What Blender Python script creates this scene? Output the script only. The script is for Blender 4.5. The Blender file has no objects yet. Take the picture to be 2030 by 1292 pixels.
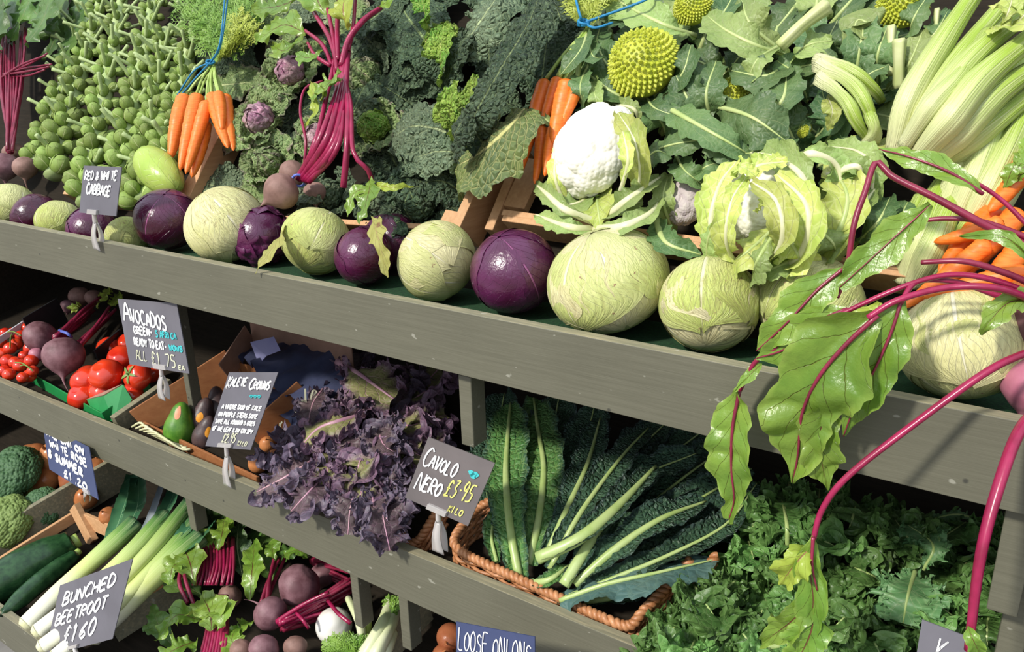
import bpy, math, random
import numpy as np
from mathutils import Vector, Matrix
PI = math.pi
sc = bpy.context.scene
COL = sc.collection

# ------------------------------------------------------------------ camera, light, exposure
F_PX, IW, IH = 1600.0, 2030.0, 1292.0
CAM = np.array([0.0, -0.98, 1.655])
R_ = np.array([0.8254649, 0.56387433, -0.02556244])
U_ = np.array([-0.16374253, 0.28255344, 0.94517297])
F_ = np.array([-0.54018153, 0.77602145, -0.32556815])
cd = bpy.data.cameras.new('camera'); cam = bpy.data.objects.new('camera', cd); COL.objects.link(cam)
cd.sensor_width = 36; cd.lens = 36 * F_PX / IW; cd.clip_start = 0.02; cd.clip_end = 60
cam.matrix_world = Matrix(((R_[0], U_[0], -F_[0], CAM[0]), (R_[1], U_[1], -F_[1], CAM[1]), (R_[2], U_[2], -F_[2], CAM[2]), (0, 0, 0, 1)))
sc.camera = cam
sc.view_settings.view_transform = 'Standard'; sc.view_settings.look = 'None'
sc.view_settings.gamma = 1; sc.view_settings.use_curve_mapping = False
sc.view_settings.exposure = 0.34
w = bpy.data.worlds.new('world'); sc.world = w; w.use_nodes = True
nt = w.node_tree; nt.nodes.clear()
bg = nt.nodes.new('ShaderNodeBackground'); wo = nt.nodes.new('ShaderNodeOutputWorld')
tc = nt.nodes.new('ShaderNodeTexCoord'); sp = nt.nodes.new('ShaderNodeSeparateXYZ'); cr = nt.nodes.new('ShaderNodeValToRGB')
nt.links.new(tc.outputs['Generated'], sp.inputs[0]); nt.links.new(sp.outputs[2], cr.inputs[0])
cr.color_ramp.elements[0].position = 0.0; cr.color_ramp.elements[0].color = (.30, .28, .27, 1)
cr.color_ramp.elements[1].position = 0.35; cr.color_ramp.elements[1].color = (.80, .88, 1.0, 1)
nt.links.new(cr.outputs[0], bg.inputs[0]); bg.inputs[1].default_value = 1.0; nt.links.new(bg.outputs[0], wo.inputs[0])
def sun(name, energy, col, ang, d):
    l = bpy.data.lights.new(name, 'SUN'); l.energy = energy; l.color = col; l.angle = math.radians(ang)
    o = bpy.data.objects.new(name, l); COL.objects.link(o)
    o.rotation_euler = Vector(d).to_track_quat('-Z', 'Y').to_euler(); return o
sun('sun', 3.1, (1.0, .95, .86), 5, (0.20, 0.74, -0.64))

# ------------------------------------------------------------------ helpers
def V(*a): return np.array(a, dtype=float)
def nrm(v): return v / (np.linalg.norm(v) + 1e-12)
def ray(px, py):
    return (px - IW / 2) * R_ / F_PX + (IH / 2 - py) * U_ / F_PX + F_
def at(px, py, y):                       # the point of the place seen at a pixel, on the upright plane y
    d = ray(px, py); return CAM + d * ((y - CAM[1]) / d[1])
def atz(px, py, z):
    d = ray(px, py); return CAM + d * ((z - CAM[2]) / d[2])
class Plane:
    def __init__(s, y, z, deg):
        a = math.radians(deg); s.p = V(0, y, z); s.n = V(0, -math.sin(a), math.cos(a)); s.up = V(0, math.cos(a), math.sin(a))
    def at(s, px, py, off=0.0):
        d = ray(px, py); t = (s.n @ (s.p - CAM) + off) / (s.n @ d); return CAM + d * t
def dep(p): return float((p - CAM) @ F_)
def mpp(p): return dep(p) / F_PX         # metres per pixel there
TOP = Plane(.17, 1.17, 50)               # the steep upper display
MID = Plane(.02, .66, 14)
LOW = Plane(-.26, .17, 14)

def zone(px, py, names, xs, ys):         # words for the part of a heap something lies in
    return names[sum(py > y for y in ys)][sum(px > x for x in xs)]
def tag(o, label, cat, group=None, kind=None):
    if label:
        o['label'] = label
        if len(label.replace('-', ' ').split()) > 16: print('LONG', label)
    if cat: o['category'] = cat
    if group: o['group'] = group
    if kind: o['kind'] = kind
    return o
def thing(name, label, cat, loc=(0, 0, 0), group=None):
    o = bpy.data.objects.new(name, None); COL.objects.link(o); o.empty_display_size = .02
    o.location = Vector(loc); tag(o, label, cat, group); return o
def obj(name, me, mat, parent=None, loc=None):
    if mat is not None and not me.materials: me.materials.append(mat)
    o = bpy.data.objects.new(name, me); COL.objects.link(o)
    if parent is not None:
        o.parent = parent
        if loc is None: o.matrix_parent_inverse = Matrix.Translation(-Vector(parent_loc(parent)))
    if loc is not None: o.location = Vector(loc)
    return o
def parent_loc(p):
    l = Vector(p.location)
    return l if p.type == 'EMPTY' else Vector((0, 0, 0))
def mesh(name, vs, fs, smooth=True, uv=None):
    me = bpy.data.meshes.new(name)
    vs = np.asarray(vs, dtype=np.float32)
    if isinstance(fs, np.ndarray):
        n, k = fs.shape
        me.vertices.add(len(vs)); me.vertices.foreach_set('co', vs.ravel())
        me.loops.add(n * k); me.loops.foreach_set('vertex_index', fs.astype(np.int32).ravel())
        me.polygons.add(n); me.polygons.foreach_set('loop_start', np.arange(0, n * k, k, dtype=np.int32))
        me.update(calc_edges=True); me.validate()
    else:
        me.from_pydata(vs.tolist(), [], fs)
    if smooth: me.polygons.foreach_set('use_smooth', np.ones(len(me.polygons), dtype=bool))
    if uv is not None:
        l = me.uv_layers.new(name='UVMap'); li = np.empty(len(me.loops), dtype=np.int32); me.loops.foreach_get('vertex_index', li)
        l.data.foreach_set('uv', np.asarray(uv, dtype=np.float32)[li].ravel())
    me.update(); return me
def grid_faces(nu, nv, wrap=False):      # nu rows of nv verts
    i = np.arange(nu - 1)[:, None] * nv; j = np.arange(nv if wrap else nv - 1)[None, :]; j2 = (j + 1) % nv
    return np.stack([i + j, i + j2, i + nv + j2, i + nv + j], -1).reshape(-1, 4)
def boxm(bs):                            # boxes: list of (centre, (ux,uy,uz) half vectors)
    vs = []; fs = []
    for c, ax in bs:
        c = np.array(c); b = len(vs)
        for s in ((-1, -1, -1), (1, -1, -1), (1, 1, -1), (-1, 1, -1), (-1, -1, 1), (1, -1, 1), (1, 1, 1), (-1, 1, 1)):
            vs.append(c + s[0] * np.array(ax[0]) + s[1] * np.array(ax[1]) + s[2] * np.array(ax[2]))
        fs += [[b + k for k in q] for q in ((0, 3, 2, 1), (4, 5, 6, 7), (0, 1, 5, 4), (1, 2, 6, 5), (2, 3, 7, 6), (3, 0, 4, 7))]
    return vs, fs
def box(name, c, h, mat, parent=None, bev=.002, rot=None):
    ax = np.diag(np.array(h, dtype=float)) if rot is None else [np.array(rot[k]) * h[k] for k in range(3)]
    vs, fs = boxm([(c, ax)])
    o = obj(name, mesh(name, vs, fs, smooth=False), mat, parent)
    if bev: m = o.modifiers.new('bevel', 'BEVEL'); m.width = bev; m.segments = 2; m.limit_method = 'NONE'
    return o
def beam(name, a, b, wd, th, mat, parent=None, side=None, bev=.0015):   # a board from a to b, wd across `side`, th thick
    a = np.array(a, float); b = np.array(b, float); d = nrm(b - a)
    s = np.array(side if side is not None else (1, 0, 0), float); s = nrm(s - (s @ d) * d); n = np.cross(d, s)
    return box(name, (a + b) / 2, (np.linalg.norm(b - a) / 2, wd / 2, th / 2), mat, parent, bev, (d, s, n))
def curve(P, n):
    P = np.array(P, float)
    if len(P) == 2: t = np.linspace(0, 1, n)[:, None]; return P[0] * (1 - t) + P[1] * t
    Q = np.vstack([2 * P[0] - P[1], P, 2 * P[-1] - P[-2]]); m = len(P) - 1
    L = np.concatenate([[0], np.cumsum(np.linalg.norm(np.diff(P, axis=0), axis=1))]); s = np.linspace(0, L[-1], n)
    k = np.clip(np.searchsorted(L, s, side='right') - 1, 0, m - 1); t = ((s - L[k]) / (L[k + 1] - L[k] + 1e-12))[:, None]
    a, b, c, d = Q[k], Q[k + 1], Q[k + 2], Q[k + 3]
    return .5 * (2 * b + (c - a) * t + (2 * a - 5 * b + 4 * c - d) * t * t + (3 * b - a - 3 * c + d) * t ** 3)
def frames(c, hint):
    T = np.gradient(c, axis=0); T /= np.linalg.norm(T, axis=1)[:, None] + 1e-12
    h = np.array(hint, float); N = h - (T @ h)[:, None] * T
    N /= np.linalg.norm(N, axis=1)[:, None] + 1e-9
    return T, N, np.cross(T, N)
def n3(P, fr, seed, k=7):
    r = np.random.RandomState(seed % 99991); o = 0
    for i in range(k):
        d = r.normal(size=P.shape[-1]); d /= np.linalg.norm(d); o = o + np.sin(P @ d * fr * r.uniform(.6, 1.6) * 6.283 + r.uniform(0, 6.3))
    return o / math.sqrt(k) / 1.2
def interp(prof, u):
    x, y = zip(*prof); return np.interp(u, x, y)
def smooth_prof(prof, u):
    v = interp(prof, np.linspace(0, 1, 101)); k = np.ones(9) / 9; v2 = np.convolve(np.pad(v, 4, mode='edge'), k, 'valid')
    return np.interp(u, np.linspace(0, 1, 101), v2)
def tube_me(name, P, rad, seg=10, n=None, ribs=0, ribd=0, flat=1, hint=(.3, -.7, .6), caps=True, crescent=0, rough=0, seed=0):
    n = n or max(6, len(P) * 4); c = curve(P, n); T, N, B = frames(c, hint)
    r = np.interp(np.linspace(0, 1, n), np.linspace(0, 1, len(rad)), rad) if not np.isscalar(rad) else np.full(n, rad)
    a = np.linspace(0, 2 * PI, seg, endpoint=False)
    rr = 1 + ribd * np.cos(a * ribs) if ribs else np.ones(seg)
    ca = np.cos(a) * rr; sa = np.sin(a) * rr * flat
    sa = sa - crescent * (np.cos(a) ** 2) * (np.sin(a) > -2)
    vs = c[:, None, :] + r[:, None, None] * (ca[None, :, None] * B[:, None, :] + sa[None, :, None] * N[:, None, :])
    if rough: vs = vs + rough * n3(vs, 1 / (6 * r.mean()), seed)[..., None] * N[:, None, :]
    vs = vs.reshape(-1, 3); fs = grid_faces(n, seg, True)
    uv = np.stack(np.meshgrid(np.linspace(0, 1, n), np.linspace(0, 1, seg), indexing='ij'), -1).reshape(-1, 2)
    if caps:
        vs = np.vstack([vs, c[0], c[-1]]); k = n * seg; j = np.arange(seg); j2 = (j + 1) % seg
        uv = np.vstack([uv, [0, .5], [1, .5]])
        q = [[k, int(b_), int(a_)] for a_, b_ in zip(j, j2)] + [[k + 1, int((n - 1) * seg + a_), int((n - 1) * seg + b_)] for a_, b_ in zip(j, j2)]
        return mesh(name, vs, fs.tolist() + q, True, uv)
    return mesh(name, vs, fs, True, uv)
def tube(name, P, rad, mat, parent=None, **k): return obj(name, tube_me(name, P, rad, **k), mat, parent)

OVAL = [(0, .05), (.1, .45), (.3, .9), (.5, 1), (.7, .9), (.9, .5), (1, .06)]
def leaf_me(name, P, W, prof=OVAL, hint=(0, -.6, .8), nu=40, nv=12, ruf=0, rf=5, cup=0, jag=0, jf=14, twist=0, crin=0, cf=40, seed=0, frill=0, th=0, tilt=0):
    c = curve(P, nu); T, N, B = frames(c, hint); u = np.linspace(0, 1, nu); r = np.random.RandomState(seed + 5)
    L = np.linalg.norm(np.diff(c, axis=0), axis=1).sum()
    if twist or tilt:
        a = (tilt + twist * u)[:, None]; N, B = N * np.cos(a) + B * np.sin(a), B * np.cos(a) - N * np.sin(a)
    v = np.linspace(-1, 1, nv + 1); U, Vv = np.meshgrid(u, v, indexing='ij')
    w = W * smooth_prof(prof, u)[:, None] * np.ones_like(Vv)
    ph = r.uniform(0, 6.3, 8); sd = np.sign(Vv)
    if jag:
        jn = sum(np.sin(U * jf * 6.283 * f + ph[i] + sd * ph[i + 1]) / f for i, f in enumerate((.37, 1, 2.3))) * .5
        w = w * (1 + jag * jn * np.abs(Vv) ** 2)
    if abs(cup) > 1e-3: X = w * np.sin(Vv * cup) / cup; Z = w * (1 - np.cos(Vv * cup)) / cup
    else: X = w * Vv; Z = 0 * w
    av = np.abs(Vv)
    if ruf:
        Z = Z + ruf * W * av ** 2 * (np.sin(rf * 6.283 * U + ph[2] + sd * ph[3]) + .5 * np.sin(rf * 2.37 * 6.283 * U + ph[4] + sd * ph[5]))
    TT = 0
    if frill:
        Z = Z + frill * W * (av ** 2 * np.sin(rf * 3.1 * 6.283 * U + ph[5] * sd + 3 * av + 2 * np.sin(U * 9 + ph[2])) + .6 * av ** 3 * np.sin(rf * 6.3 * 6.283 * U + ph[6] + 7 * av + 2 * np.sin(U * 17 + sd * ph[3])) + .38 * av ** 5 * np.sin(rf * 12.1 * 6.283 * U + ph[1] + 9 * av))
        TT = frill * W * .7 * (av ** 3 * np.cos(rf * 4.3 * 6.283 * U + ph[6] * sd + 5 * av) + .6 * av ** 4 * np.cos(rf * 9.7 * 6.283 * U + ph[7] + 6 * av))
        X = X + sd * frill * W * (.6 * av ** 3 * np.cos(rf * 5.1 * 6.283 * U + ph[0] + 6 * av) + .4 * av ** 5 * np.cos(rf * 11.1 * 6.283 * U + ph[4] + 4 * av))
    p = c[:, None, :] + X[..., None] * B[:, None, :] + Z[..., None] * N[:, None, :]
    if frill: p = p + TT[..., None] * T[:, None, :]
    if crin: p = p + (crin * (np.abs(n3(p, cf, seed + 3)) - .4))[..., None] * N[:, None, :] * np.minimum(1, av * 4 + .15)[..., None]
    uv = np.stack([U, Vv * .5 + .5], -1).reshape(-1, 2)
    return mesh(name, p.reshape(-1, 3), grid_faces(nu, nv + 1), True, uv)
def leaf(name, P, W, mat, parent=None, **k):
    th = k.pop('th', 0); o = obj(name, leaf_me(name, P, W, **k), mat, parent)
    if th: m = o.modifiers.new('thick', 'SOLIDIFY'); m.thickness = th; m.offset = 0
    return o
def ico(n):                              # near-even sphere grid from a cube map: (6*n*n verts), unit length
    vs = []; fs = []; g = np.tan(np.linspace(-PI / 4, PI / 4, n)); A, B_ = np.meshgrid(g, g, indexing='ij'); O = np.ones_like(A); base = 0
    for M in ((A, B_, O), (B_, A, -O), (O, A, B_), (-O, B_, A), (B_, O, A), (A, -O, B_)):
        vs.append(np.stack(M, -1).reshape(-1, 3)); fs.append(grid_faces(n, n) + base); base += n * n
    v = np.vstack(vs); v /= np.linalg.norm(v, axis=1)[:, None]
    key = np.round(v, 5) + 0.0; uq, idx, inv = np.unique(key, axis=0, return_index=True, return_inverse=True); inv = np.asarray(inv).ravel()
    return v[idx], inv[np.vstack(fs)]
_ico = {}
def sph(n):
    if n not in _ico: _ico[n] = ico(n)
    return _ico[n]
def basis(ax):                           # columns e1,e2,ax
    ax = nrm(np.array(ax, float)); h = V(0, 0, 1) if abs(ax[2]) < .9 else V(1, 0, 0); e1 = nrm(np.cross(h, ax)); return e1, np.cross(ax, e1), ax
def fib(n):
    i = np.arange(n) + .5; z = 1 - 2 * i / n; a = i * 2.399963; r = np.sqrt(1 - z * z); return np.stack([r * np.cos(a), r * np.sin(a), z], -1)
def shift(px, py, off, R): return None

# ------------------------------------------------------------------ materials
class NT:
    def __init__(s, name):
        s.m = bpy.data.materials.new(name); s.m.use_nodes = True; s.t = s.m.node_tree; s.b = s.t.nodes['Principled BSDF']; s.out = s.t.nodes['Material Output']
        s.tc = s.t.nodes.new('ShaderNodeTexCoord')
    def lk(s, a, b):
        if hasattr(a, 'links') or isinstance(a, bpy.types.NodeSocket): s.t.links.new(a, b)
        else: b.default_value = a
    def M(s, op, a, b=0.0, c=None, clamp=False):
        n = s.t.nodes.new('ShaderNodeMath'); n.operation = op; n.use_clamp = clamp; s.lk(a, n.inputs[0]); s.lk(b, n.inputs[1])
        if c is not None: s.lk(c, n.inputs[2])
        return n.outputs[0]
    def noise(s, vec, scale, detail=3, rough=.55, dist=0):
        n = s.t.nodes.new('ShaderNodeTexNoise'); s.lk(vec, n.inputs['Vector']); n.inputs['Scale'].default_value = scale; n.inputs['Detail'].default_value = detail
        n.inputs['Roughness'].default_value = rough; n.inputs['Distortion'].default_value = dist; return n.outputs[0]
    def vor(s, vec, scale, feat='DISTANCE_TO_EDGE', rnd=1):
        n = s.t.nodes.new('ShaderNodeTexVoronoi'); n.feature = feat; s.lk(vec, n.inputs['Vector']); n.inputs['Scale'].default_value = scale; n.inputs['Randomness'].default_value = rnd; return n.outputs[0]
    def ramp(s, v, lo, hi, a=0.0, b=1.0):
        n = s.t.nodes.new('ShaderNodeMapRange'); n.clamp = True; s.lk(v, n.inputs[0])
        for k, x in enumerate((lo, hi, a, b)): n.inputs[k + 1].default_value = x
        return n.outputs[0]
    def mix(s, f, a, b):
        n = s.t.nodes.new('ShaderNodeMix'); n.data_type = 'RGBA'; s.lk(f, n.inputs[0])
        for x, i in ((a, 6), (b, 7)): s.lk((*x, 1) if isinstance(x, tuple) and len(x) == 3 else x, n.inputs[i])
        return n.outputs[2]
    def scale(s, vec, v):
        n = s.t.nodes.new('ShaderNodeMapping'); s.lk(vec, n.inputs[0]); n.inputs['Scale'].default_value = v; return n.outputs[0]
    def bump(s, h, st, dist=.001):
        n = s.t.nodes.new('ShaderNodeBump'); n.inputs['Strength'].default_value = st; n.inputs['Distance'].default_value = dist; s.lk(h, n.inputs['Height']); s.t.links.new(n.outputs[0], s.b.inputs['Normal']); return n
    def fin(s, col, rough=.5, spec=.5, transl=0):
        s.lk((*col, 1) if isinstance(col, tuple) and len(col) == 3 else col, s.b.inputs['Base Color']); s.lk(rough, s.b.inputs['Roughness']); s.b.inputs['Specular IOR Level'].default_value = spec
        if transl:
            t = s.t.nodes.new('ShaderNodeBsdfTranslucent'); x = s.t.nodes.new('ShaderNodeMixShader'); x.inputs[0].default_value = transl
            s.lk((*col, 1) if isinstance(col, tuple) and len(col) == 3 else col, t.inputs[0]); s.t.links.new(s.b.outputs[0], x.inputs[1]); s.t.links.new(t.outputs[0], x.inputs[2]); s.t.links.new(x.outputs[0], s.out.inputs[0])
        return s.m
def rand(n):                             # a little difference of tone from object to object
    i = n.t.nodes.new('ShaderNodeObjectInfo'); return i.outputs['Random']
def simple(name, c1, c2, sc_=20, rough=.5, bump=.3, spec=.5, dist=.001, stretch=None, transl=0):
    n = NT(name); v = n.tc.outputs['Object']
    if stretch: v = n.scale(v, stretch)
    f = n.noise(v, sc_, 5, .6); n.bump(f, bump, dist); return n.fin(n.mix(n.ramp(f, .35, .65), c1, c2), rough, spec, transl)
def leafmat(name, c1, c2, vein, N=9, k=.9, mw=.09, lw=.14, net=0, netw=.08, netc=.35, netb=1.0, bump=.6, dist=.002, rough=.5, spec=.4, transl=.15, edge=None, ns=9, vs=.8, spots=None, tone=.25, streak=None):
    n = NT(name); uvn = n.tc.outputs['UV']; ob = n.tc.outputs['Object']
    s = n.t.nodes.new('ShaderNodeSeparateXYZ'); n.lk(uvn, s.inputs[0]); U, Vv = s.outputs[0], s.outputs[1]
    sv = n.M('MULTIPLY_ADD', Vv, 2.0, -1.0); av = n.M('ABSOLUTE', sv)
    wob = n.noise(ob, 30, 2); f = n.noise(ob, ns, 4, .6)
    mid = n.M('SUBTRACT', 1.0, n.M('DIVIDE', av, n.M('MULTIPLY', n.M('SUBTRACT', 1.15, U), mw)), clamp=True); mid = n.ramp(mid, 0, .45)
    sg = n.M('MULTIPLY', n.M('SIGN', sv), .27)
    q = n.M('ADD', n.M('ADD', n.M('MULTIPLY', U, float(N)), n.M('MULTIPLY', n.M('POWER', av, .8), -k * N * .33)), n.M('ADD', n.M('MULTIPLY', wob, .8), sg))
    tri = n.M('MULTIPLY', n.M('ABSOLUTE', n.M('SUBTRACT', n.M('FRACT', q), .5)), 2.0)
    lat = n.ramp(n.M('ADD', tri, n.M('MULTIPLY', av, -lw * .5)), 1 - lw, 1.0)
    vn = n.M('MAXIMUM', mid, n.M('MULTIPLY', lat, vs))
    h = n.M('MULTIPLY', vn, -.8); cvein = vn
    if net:
        d = n.vor(ob, float(net)); nl = n.ramp(d, netw, 0.0); cvein = n.M('MAXIMUM', cvein, n.M('MULTIPLY', nl, netc)); h = n.M('ADD', h, n.M('MULTIPLY', n.ramp(d, 0, .35), netb))
    h = n.M('ADD', h, n.M('MULTIPLY', n.noise(ob, 120, 3), .35))
    n.bump(h, bump, dist)
    col = n.mix(n.ramp(f, .35, .65), c1, c2)
    if edge: col = n.mix(n.ramp(n.M('ADD', av, n.M('MULTIPLY', f, .4)), edge[1], edge[1] + .4), col, edge[0])
    if spots: col = n.mix(n.ramp(n.noise(ob, spots[1], 2, .5), spots[2], spots[2] + .04), col, spots[0])
    col = n.mix(cvein, col, vein)
    if streak:                           # fine radiating wrinkles with a brownish tint in the creases
        st_ = n.noise(n.scale(uvn, (3, 26, 1)), 1.5, 4, .6, .8); h2 = n.M('ADD', h, n.M('MULTIPLY', st_, 1.6)); n.bump(h2, bump, dist)
        big = n.noise(ob, 7, 3, .6); col = n.mix(n.M('MULTIPLY', n.ramp(st_, .50, .36), n.ramp(big, .42, .62, .12, .75)), col, streak); col = n.mix(n.M('MULTIPLY', n.ramp(n.noise(n.scale(uvn, (14, 5, 1)), 2, 5, .7), .60, .66), n.ramp(big, .5, .6)), col, streak)
    hs = n.t.nodes.new('ShaderNodeHueSaturation'); n.lk(n.ramp(rand(n), 0, 1, 1 - tone, 1 + tone), hs.inputs['Value']); n.lk(n.ramp(rand(n), 0, 1, .493, .507), hs.inputs['Hue']); n.lk(col, hs.inputs['Color'])
    return n.fin(hs.outputs[0], rough, spec, transl)
def woodmat(name, c1, c2, grain=(1, 30, 30), rough=.6, specks=0, axis_scale=6, bump=.4, wear=None, spec=.4):
    n = NT(name); ob = n.tc.outputs['Object']; g = n.noise(n.scale(ob, grain), axis_scale, 6, .65, .3); b = n.noise(ob, 3, 3)
    col = n.mix(n.ramp(g, .3, .7), c1, c2); col = n.mix(n.ramp(b, .4, .75, 0, .35), col, tuple(x * .6 for x in c1))
    if specks:
        sc1 = n.ramp(n.noise(n.scale(ob, (30, 90, 60)), 1, 2, .5), .70, .73); col = n.mix(n.M('MULTIPLY', sc1, specks), col, (.55, .54, .46))
        d = n.ramp(n.vor(ob, 14, 'F1'), .06, .03); col = n.mix(n.M('MULTIPLY', d, .8), col, (.035, .035, .03))
    if wear: col = n.mix(n.ramp(n.noise(n.scale(ob, (6, 60, 60)), 2, 4), .45, .7, 0, .6), col, wear)
    n.bump(g, bump, .0015); return n.fin(col, rough, spec)
MAT = {}
MAT['paint'] = woodmat('grey_green_paint', (.118, .114, .080), (.150, .145, .104), (1.2, 30, 30), .5, .35)
MAT['edge'] = woodmat('worn_paint_edge', (.20, .19, .125), (.27, .25, .165), (1.2, 30, 30), .55, .5, wear=(.42, .36, .22))
MAT['crate'] = woodmat('crate_pine', (.52, .28, .13), (.66, .39, .20), (20, 1.5, 20), .6, 0)
MAT['dark_wood'] = woodmat('dark_shelf_wood', (.018, .015, .011), (.032, .025, .018), (2, 20, 20), .85, spec=.08)
MAT['ply'] = woodmat('orange_ply', (.30, .11, .04), (.42, .18, .07), (8, 2, 8), .55)
MAT['wall'] = simple('dark_back_wall', (.03, .03, .028), (.05, .048, .04), 4, .9, .2)
MAT['floor'] = simple('concrete_floor', (.22, .21, .2), (.3, .29, .27), 6, .9, .3)
MAT['turf'] = simple('green_turf', (.006, .03, .01), (.012, .065, .018), 200, .9, 1)

# ------------------------------------------------------------------ the place
def quad(name, pts, mat, kind=None):
    o = obj(name, mesh(name, pts, [[0, 1, 2, 3]], False), mat)
    if kind: o['kind'] = kind
    return o
quad('floor', [(-7, -5, 0), (5, -5, 0), (5, 2, 0), (-7, 2, 0)], MAT['floor'], 'structure')
box('wall_back', (-2, 1.3, 1.5), (5, .05, 1.5), MAT['wall'], bev=0)['kind'] = 'structure'

Z1, Z2, Z3, Y3 = 1.25, .733, .235, -.28
stand = thing('display_stand', 'grey-green painted wooden market stand with three stepped shelves of vegetables', 'display stand', (-1.5, .3, 0))
XL, XR = -4.6, .75; XC, XH = (XL + XR) / 2, (XR - XL) / 2
def lipped(y, z, h, depth, deg, nm):
    o = box('front_board', (XC, y + .011, z - h / 2), (XH, .011, h / 2), MAT['paint'], stand, .0012); 
    o.data.materials.append(MAT['edge'])
    for p in o.data.polygons:
        if p.normal.z > .9: p.material_index = 1
    a = math.radians(deg); c = V(XC, y + .022 + math.cos(a) * depth / 2, z - .075 + math.sin(a) * depth / 2)
    box('shelf', c, (XH, depth / 2, .009), MAT['dark_wood'], stand, .001, (V(1, 0, 0), V(0, math.cos(a), math.sin(a)), V(0, -math.sin(a), math.cos(a))))
lipped(0, Z1, .112, .22, 0, 'a'); lipped(0, Z2, .117, .75, 14, 'b'); lipped(Y3, Z3, .12, 1.0, 14, 'c')
box('turf_liner', (XC, .125, Z1 - .0505), (XH, .1, .0145), MAT['turf'], stand, 0)
# steep upper rack
a = math.radians(50); c = TOP.p + TOP.up * .55 - TOP.n * .012
box('rack_board', (XC, c[1], c[2]), (XH, .55, .008), MAT['dark_wood'], stand, .001, (V(1, 0, 0), TOP.up, TOP.n))
def post(px0, py0, wpx, h, y=.035, dx=0):
    p = at(px0, py0, y); wd = wpx * mpp(p) / .83
    box('post', (p[0] + wd / 2, y + .02, p[2] - h / 2), (wd / 2, .02, h / 2), MAT['paint'], stand)
post(908, 742, 26, .135, .03); post(1995, 1005, 46, .145, .03); post(2012, 1100, 40, .30, .07)
for x in (-4.55, -3.3, XR - .02):
    box('side_panel', (x, .45, .6), (.012, .42, .6), MAT['dark_wood'], stand)
# ------------------------------------------------------------------ vegetable materials
VM = MAT
VM['wcab'] = leafmat('white_cabbage_leaf', (.80, .74, .43), (.66, .65, .27), (.88, .83, .60), N=11, k=2.4, mw=.05, lw=.12, bump=.7, dist=.004, rough=.42, ns=6, vs=.6, transl=.06, tone=.1, net=0, streak=(.42, .36, .17))
VM['wcab2'] = leafmat('green_cabbage_leaf', (.68, .68, .32), (.50, .57, .15), (.82, .79, .50), N=11, k=2.4, mw=.05, lw=.12, streak=(.36, .33, .12), bump=.7, dist=.004, rough=.42, ns=7, vs=.5, transl=.08, tone=.08, spots=((.34, .22, .12), 110, .70))
VM['rcab'] = leafmat('red_cabbage_leaf', (.045, .003, .016), (.12, .02, .085), (.26, .07, .18), N=9, k=2.0, mw=.035, lw=.08, bump=.8, dist=.004, rough=.27, ns=8, vs=.6, transl=.0, tone=.15, spec=.7)
VM['pointed'] = leafmat('pointed_cabbage_leaf', (.36, .52, .08), (.46, .56, .12), (.66, .70, .32), N=8, k=1.2, mw=.10, lw=.15, bump=.5, dist=.003, rough=.3, ns=6, transl=.1, tone=.08)
VM['savoy'] = leafmat('dark_savoy_leaf', (.045, .085, .045), (.09, .14, .075), (.26, .34, .14), N=6, k=1.0, mw=.07, lw=.08, net=95, netw=.09, netc=.25, netb=1.5, bump=1.0, dist=.006, rough=.6, transl=.06, ns=12)
VM['savoy_grey'] = leafmat('grey_savoy_leaf', (.09, .14, .075), (.15, .20, .115), (.34, .40, .20), N=6, k=1.0, mw=.07, lw=.09, net=85, netw=.09, netc=.3, netb=1.4, bump=1.0, dist=.005, rough=.6, transl=.06, ns=12)
VM['savoy_bright'] = leafmat('bright_savoy_leaf', (.14, .34, .04), (.32, .46, .06), (.55, .62, .16), N=7, k=1.0, mw=.07, lw=.09, net=110, netw=.10, netc=.45, netb=1.3, bump=1.0, dist=.005, rough=.5, transl=.15, ns=14)
VM['savoy_under'] = leafmat('savoy_leaf_underside', (.16, .20, .05), (.09, .13, .05), (.52, .50, .20), N=13, k=1.0, mw=.10, lw=.30, net=60, netw=.06, netc=.35, netb=1.0, bump=.9, dist=.004, rough=.55, transl=.12, vs=1)
VM['jking'] = leafmat('crinkled_cabbage_leaf', (.13, .20, .07), (.20, .29, .09), (.50, .56, .26), N=6, k=1.0, mw=.07, lw=.13, net=90, netw=.09, netc=.45, netb=1.1, bump=1.0, dist=.004, rough=.55, transl=.1, ns=10, edge=((.24, .12, .17), .95))
VM['jheart'] = leafmat('purple_cabbage_heart', (.38, .16, .26), (.30, .24, .20), (.66, .50, .52), N=7, k=1.2, mw=.08, lw=.14, net=70, netc=.3, bump=.7, dist=.003, rough=.4, transl=.05, ns=12)
VM['cleaf'] = leafmat('cauliflower_leaf', (.055, .12, .045), (.13, .215, .07), (.52, .60, .30), N=7, k=1.0, mw=.075, lw=.07, net=110, netw=.06, netc=.10, netb=.5, bump=.5, dist=.003, rough=.45, transl=.14, ns=10)
VM['cleaf_l'] = leafmat('light_cauliflower_leaf', (.22, .33, .09), (.36, .46, .15), (.68, .70, .42), N=7, k=1.0, mw=.10, lw=.08, net=110, netw=.06, netc=.12, netb=.5, bump=.6, dist=.003, rough=.45, transl=.16, ns=10)
VM['cleaf_y'] = leafmat('yellow_cauliflower_leaf', (.58, .62, .16), (.44, .56, .12), (.80, .80, .45), N=6, k=1.0, mw=.12, lw=.1, net=60, netc=.3, netb=.5, bump=.7, dist=.003, rough=.42, transl=.2, ns=14)
VM['rib'] = simple('pale_leaf_rib', (.50, .56, .24), (.38, .48, .16), 25, .4, .4, stretch=(1, 1, 1))
VM['rib_w'] = simple('creamy_leaf_rib', (.74, .72, .48), (.62, .62, .34), 25, .45, .4)
VM['curd'] = simple('cauliflower_curd', (.84, .80, .68), (.88, .86, .78), 90, .6, .8, dist=.002)
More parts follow.
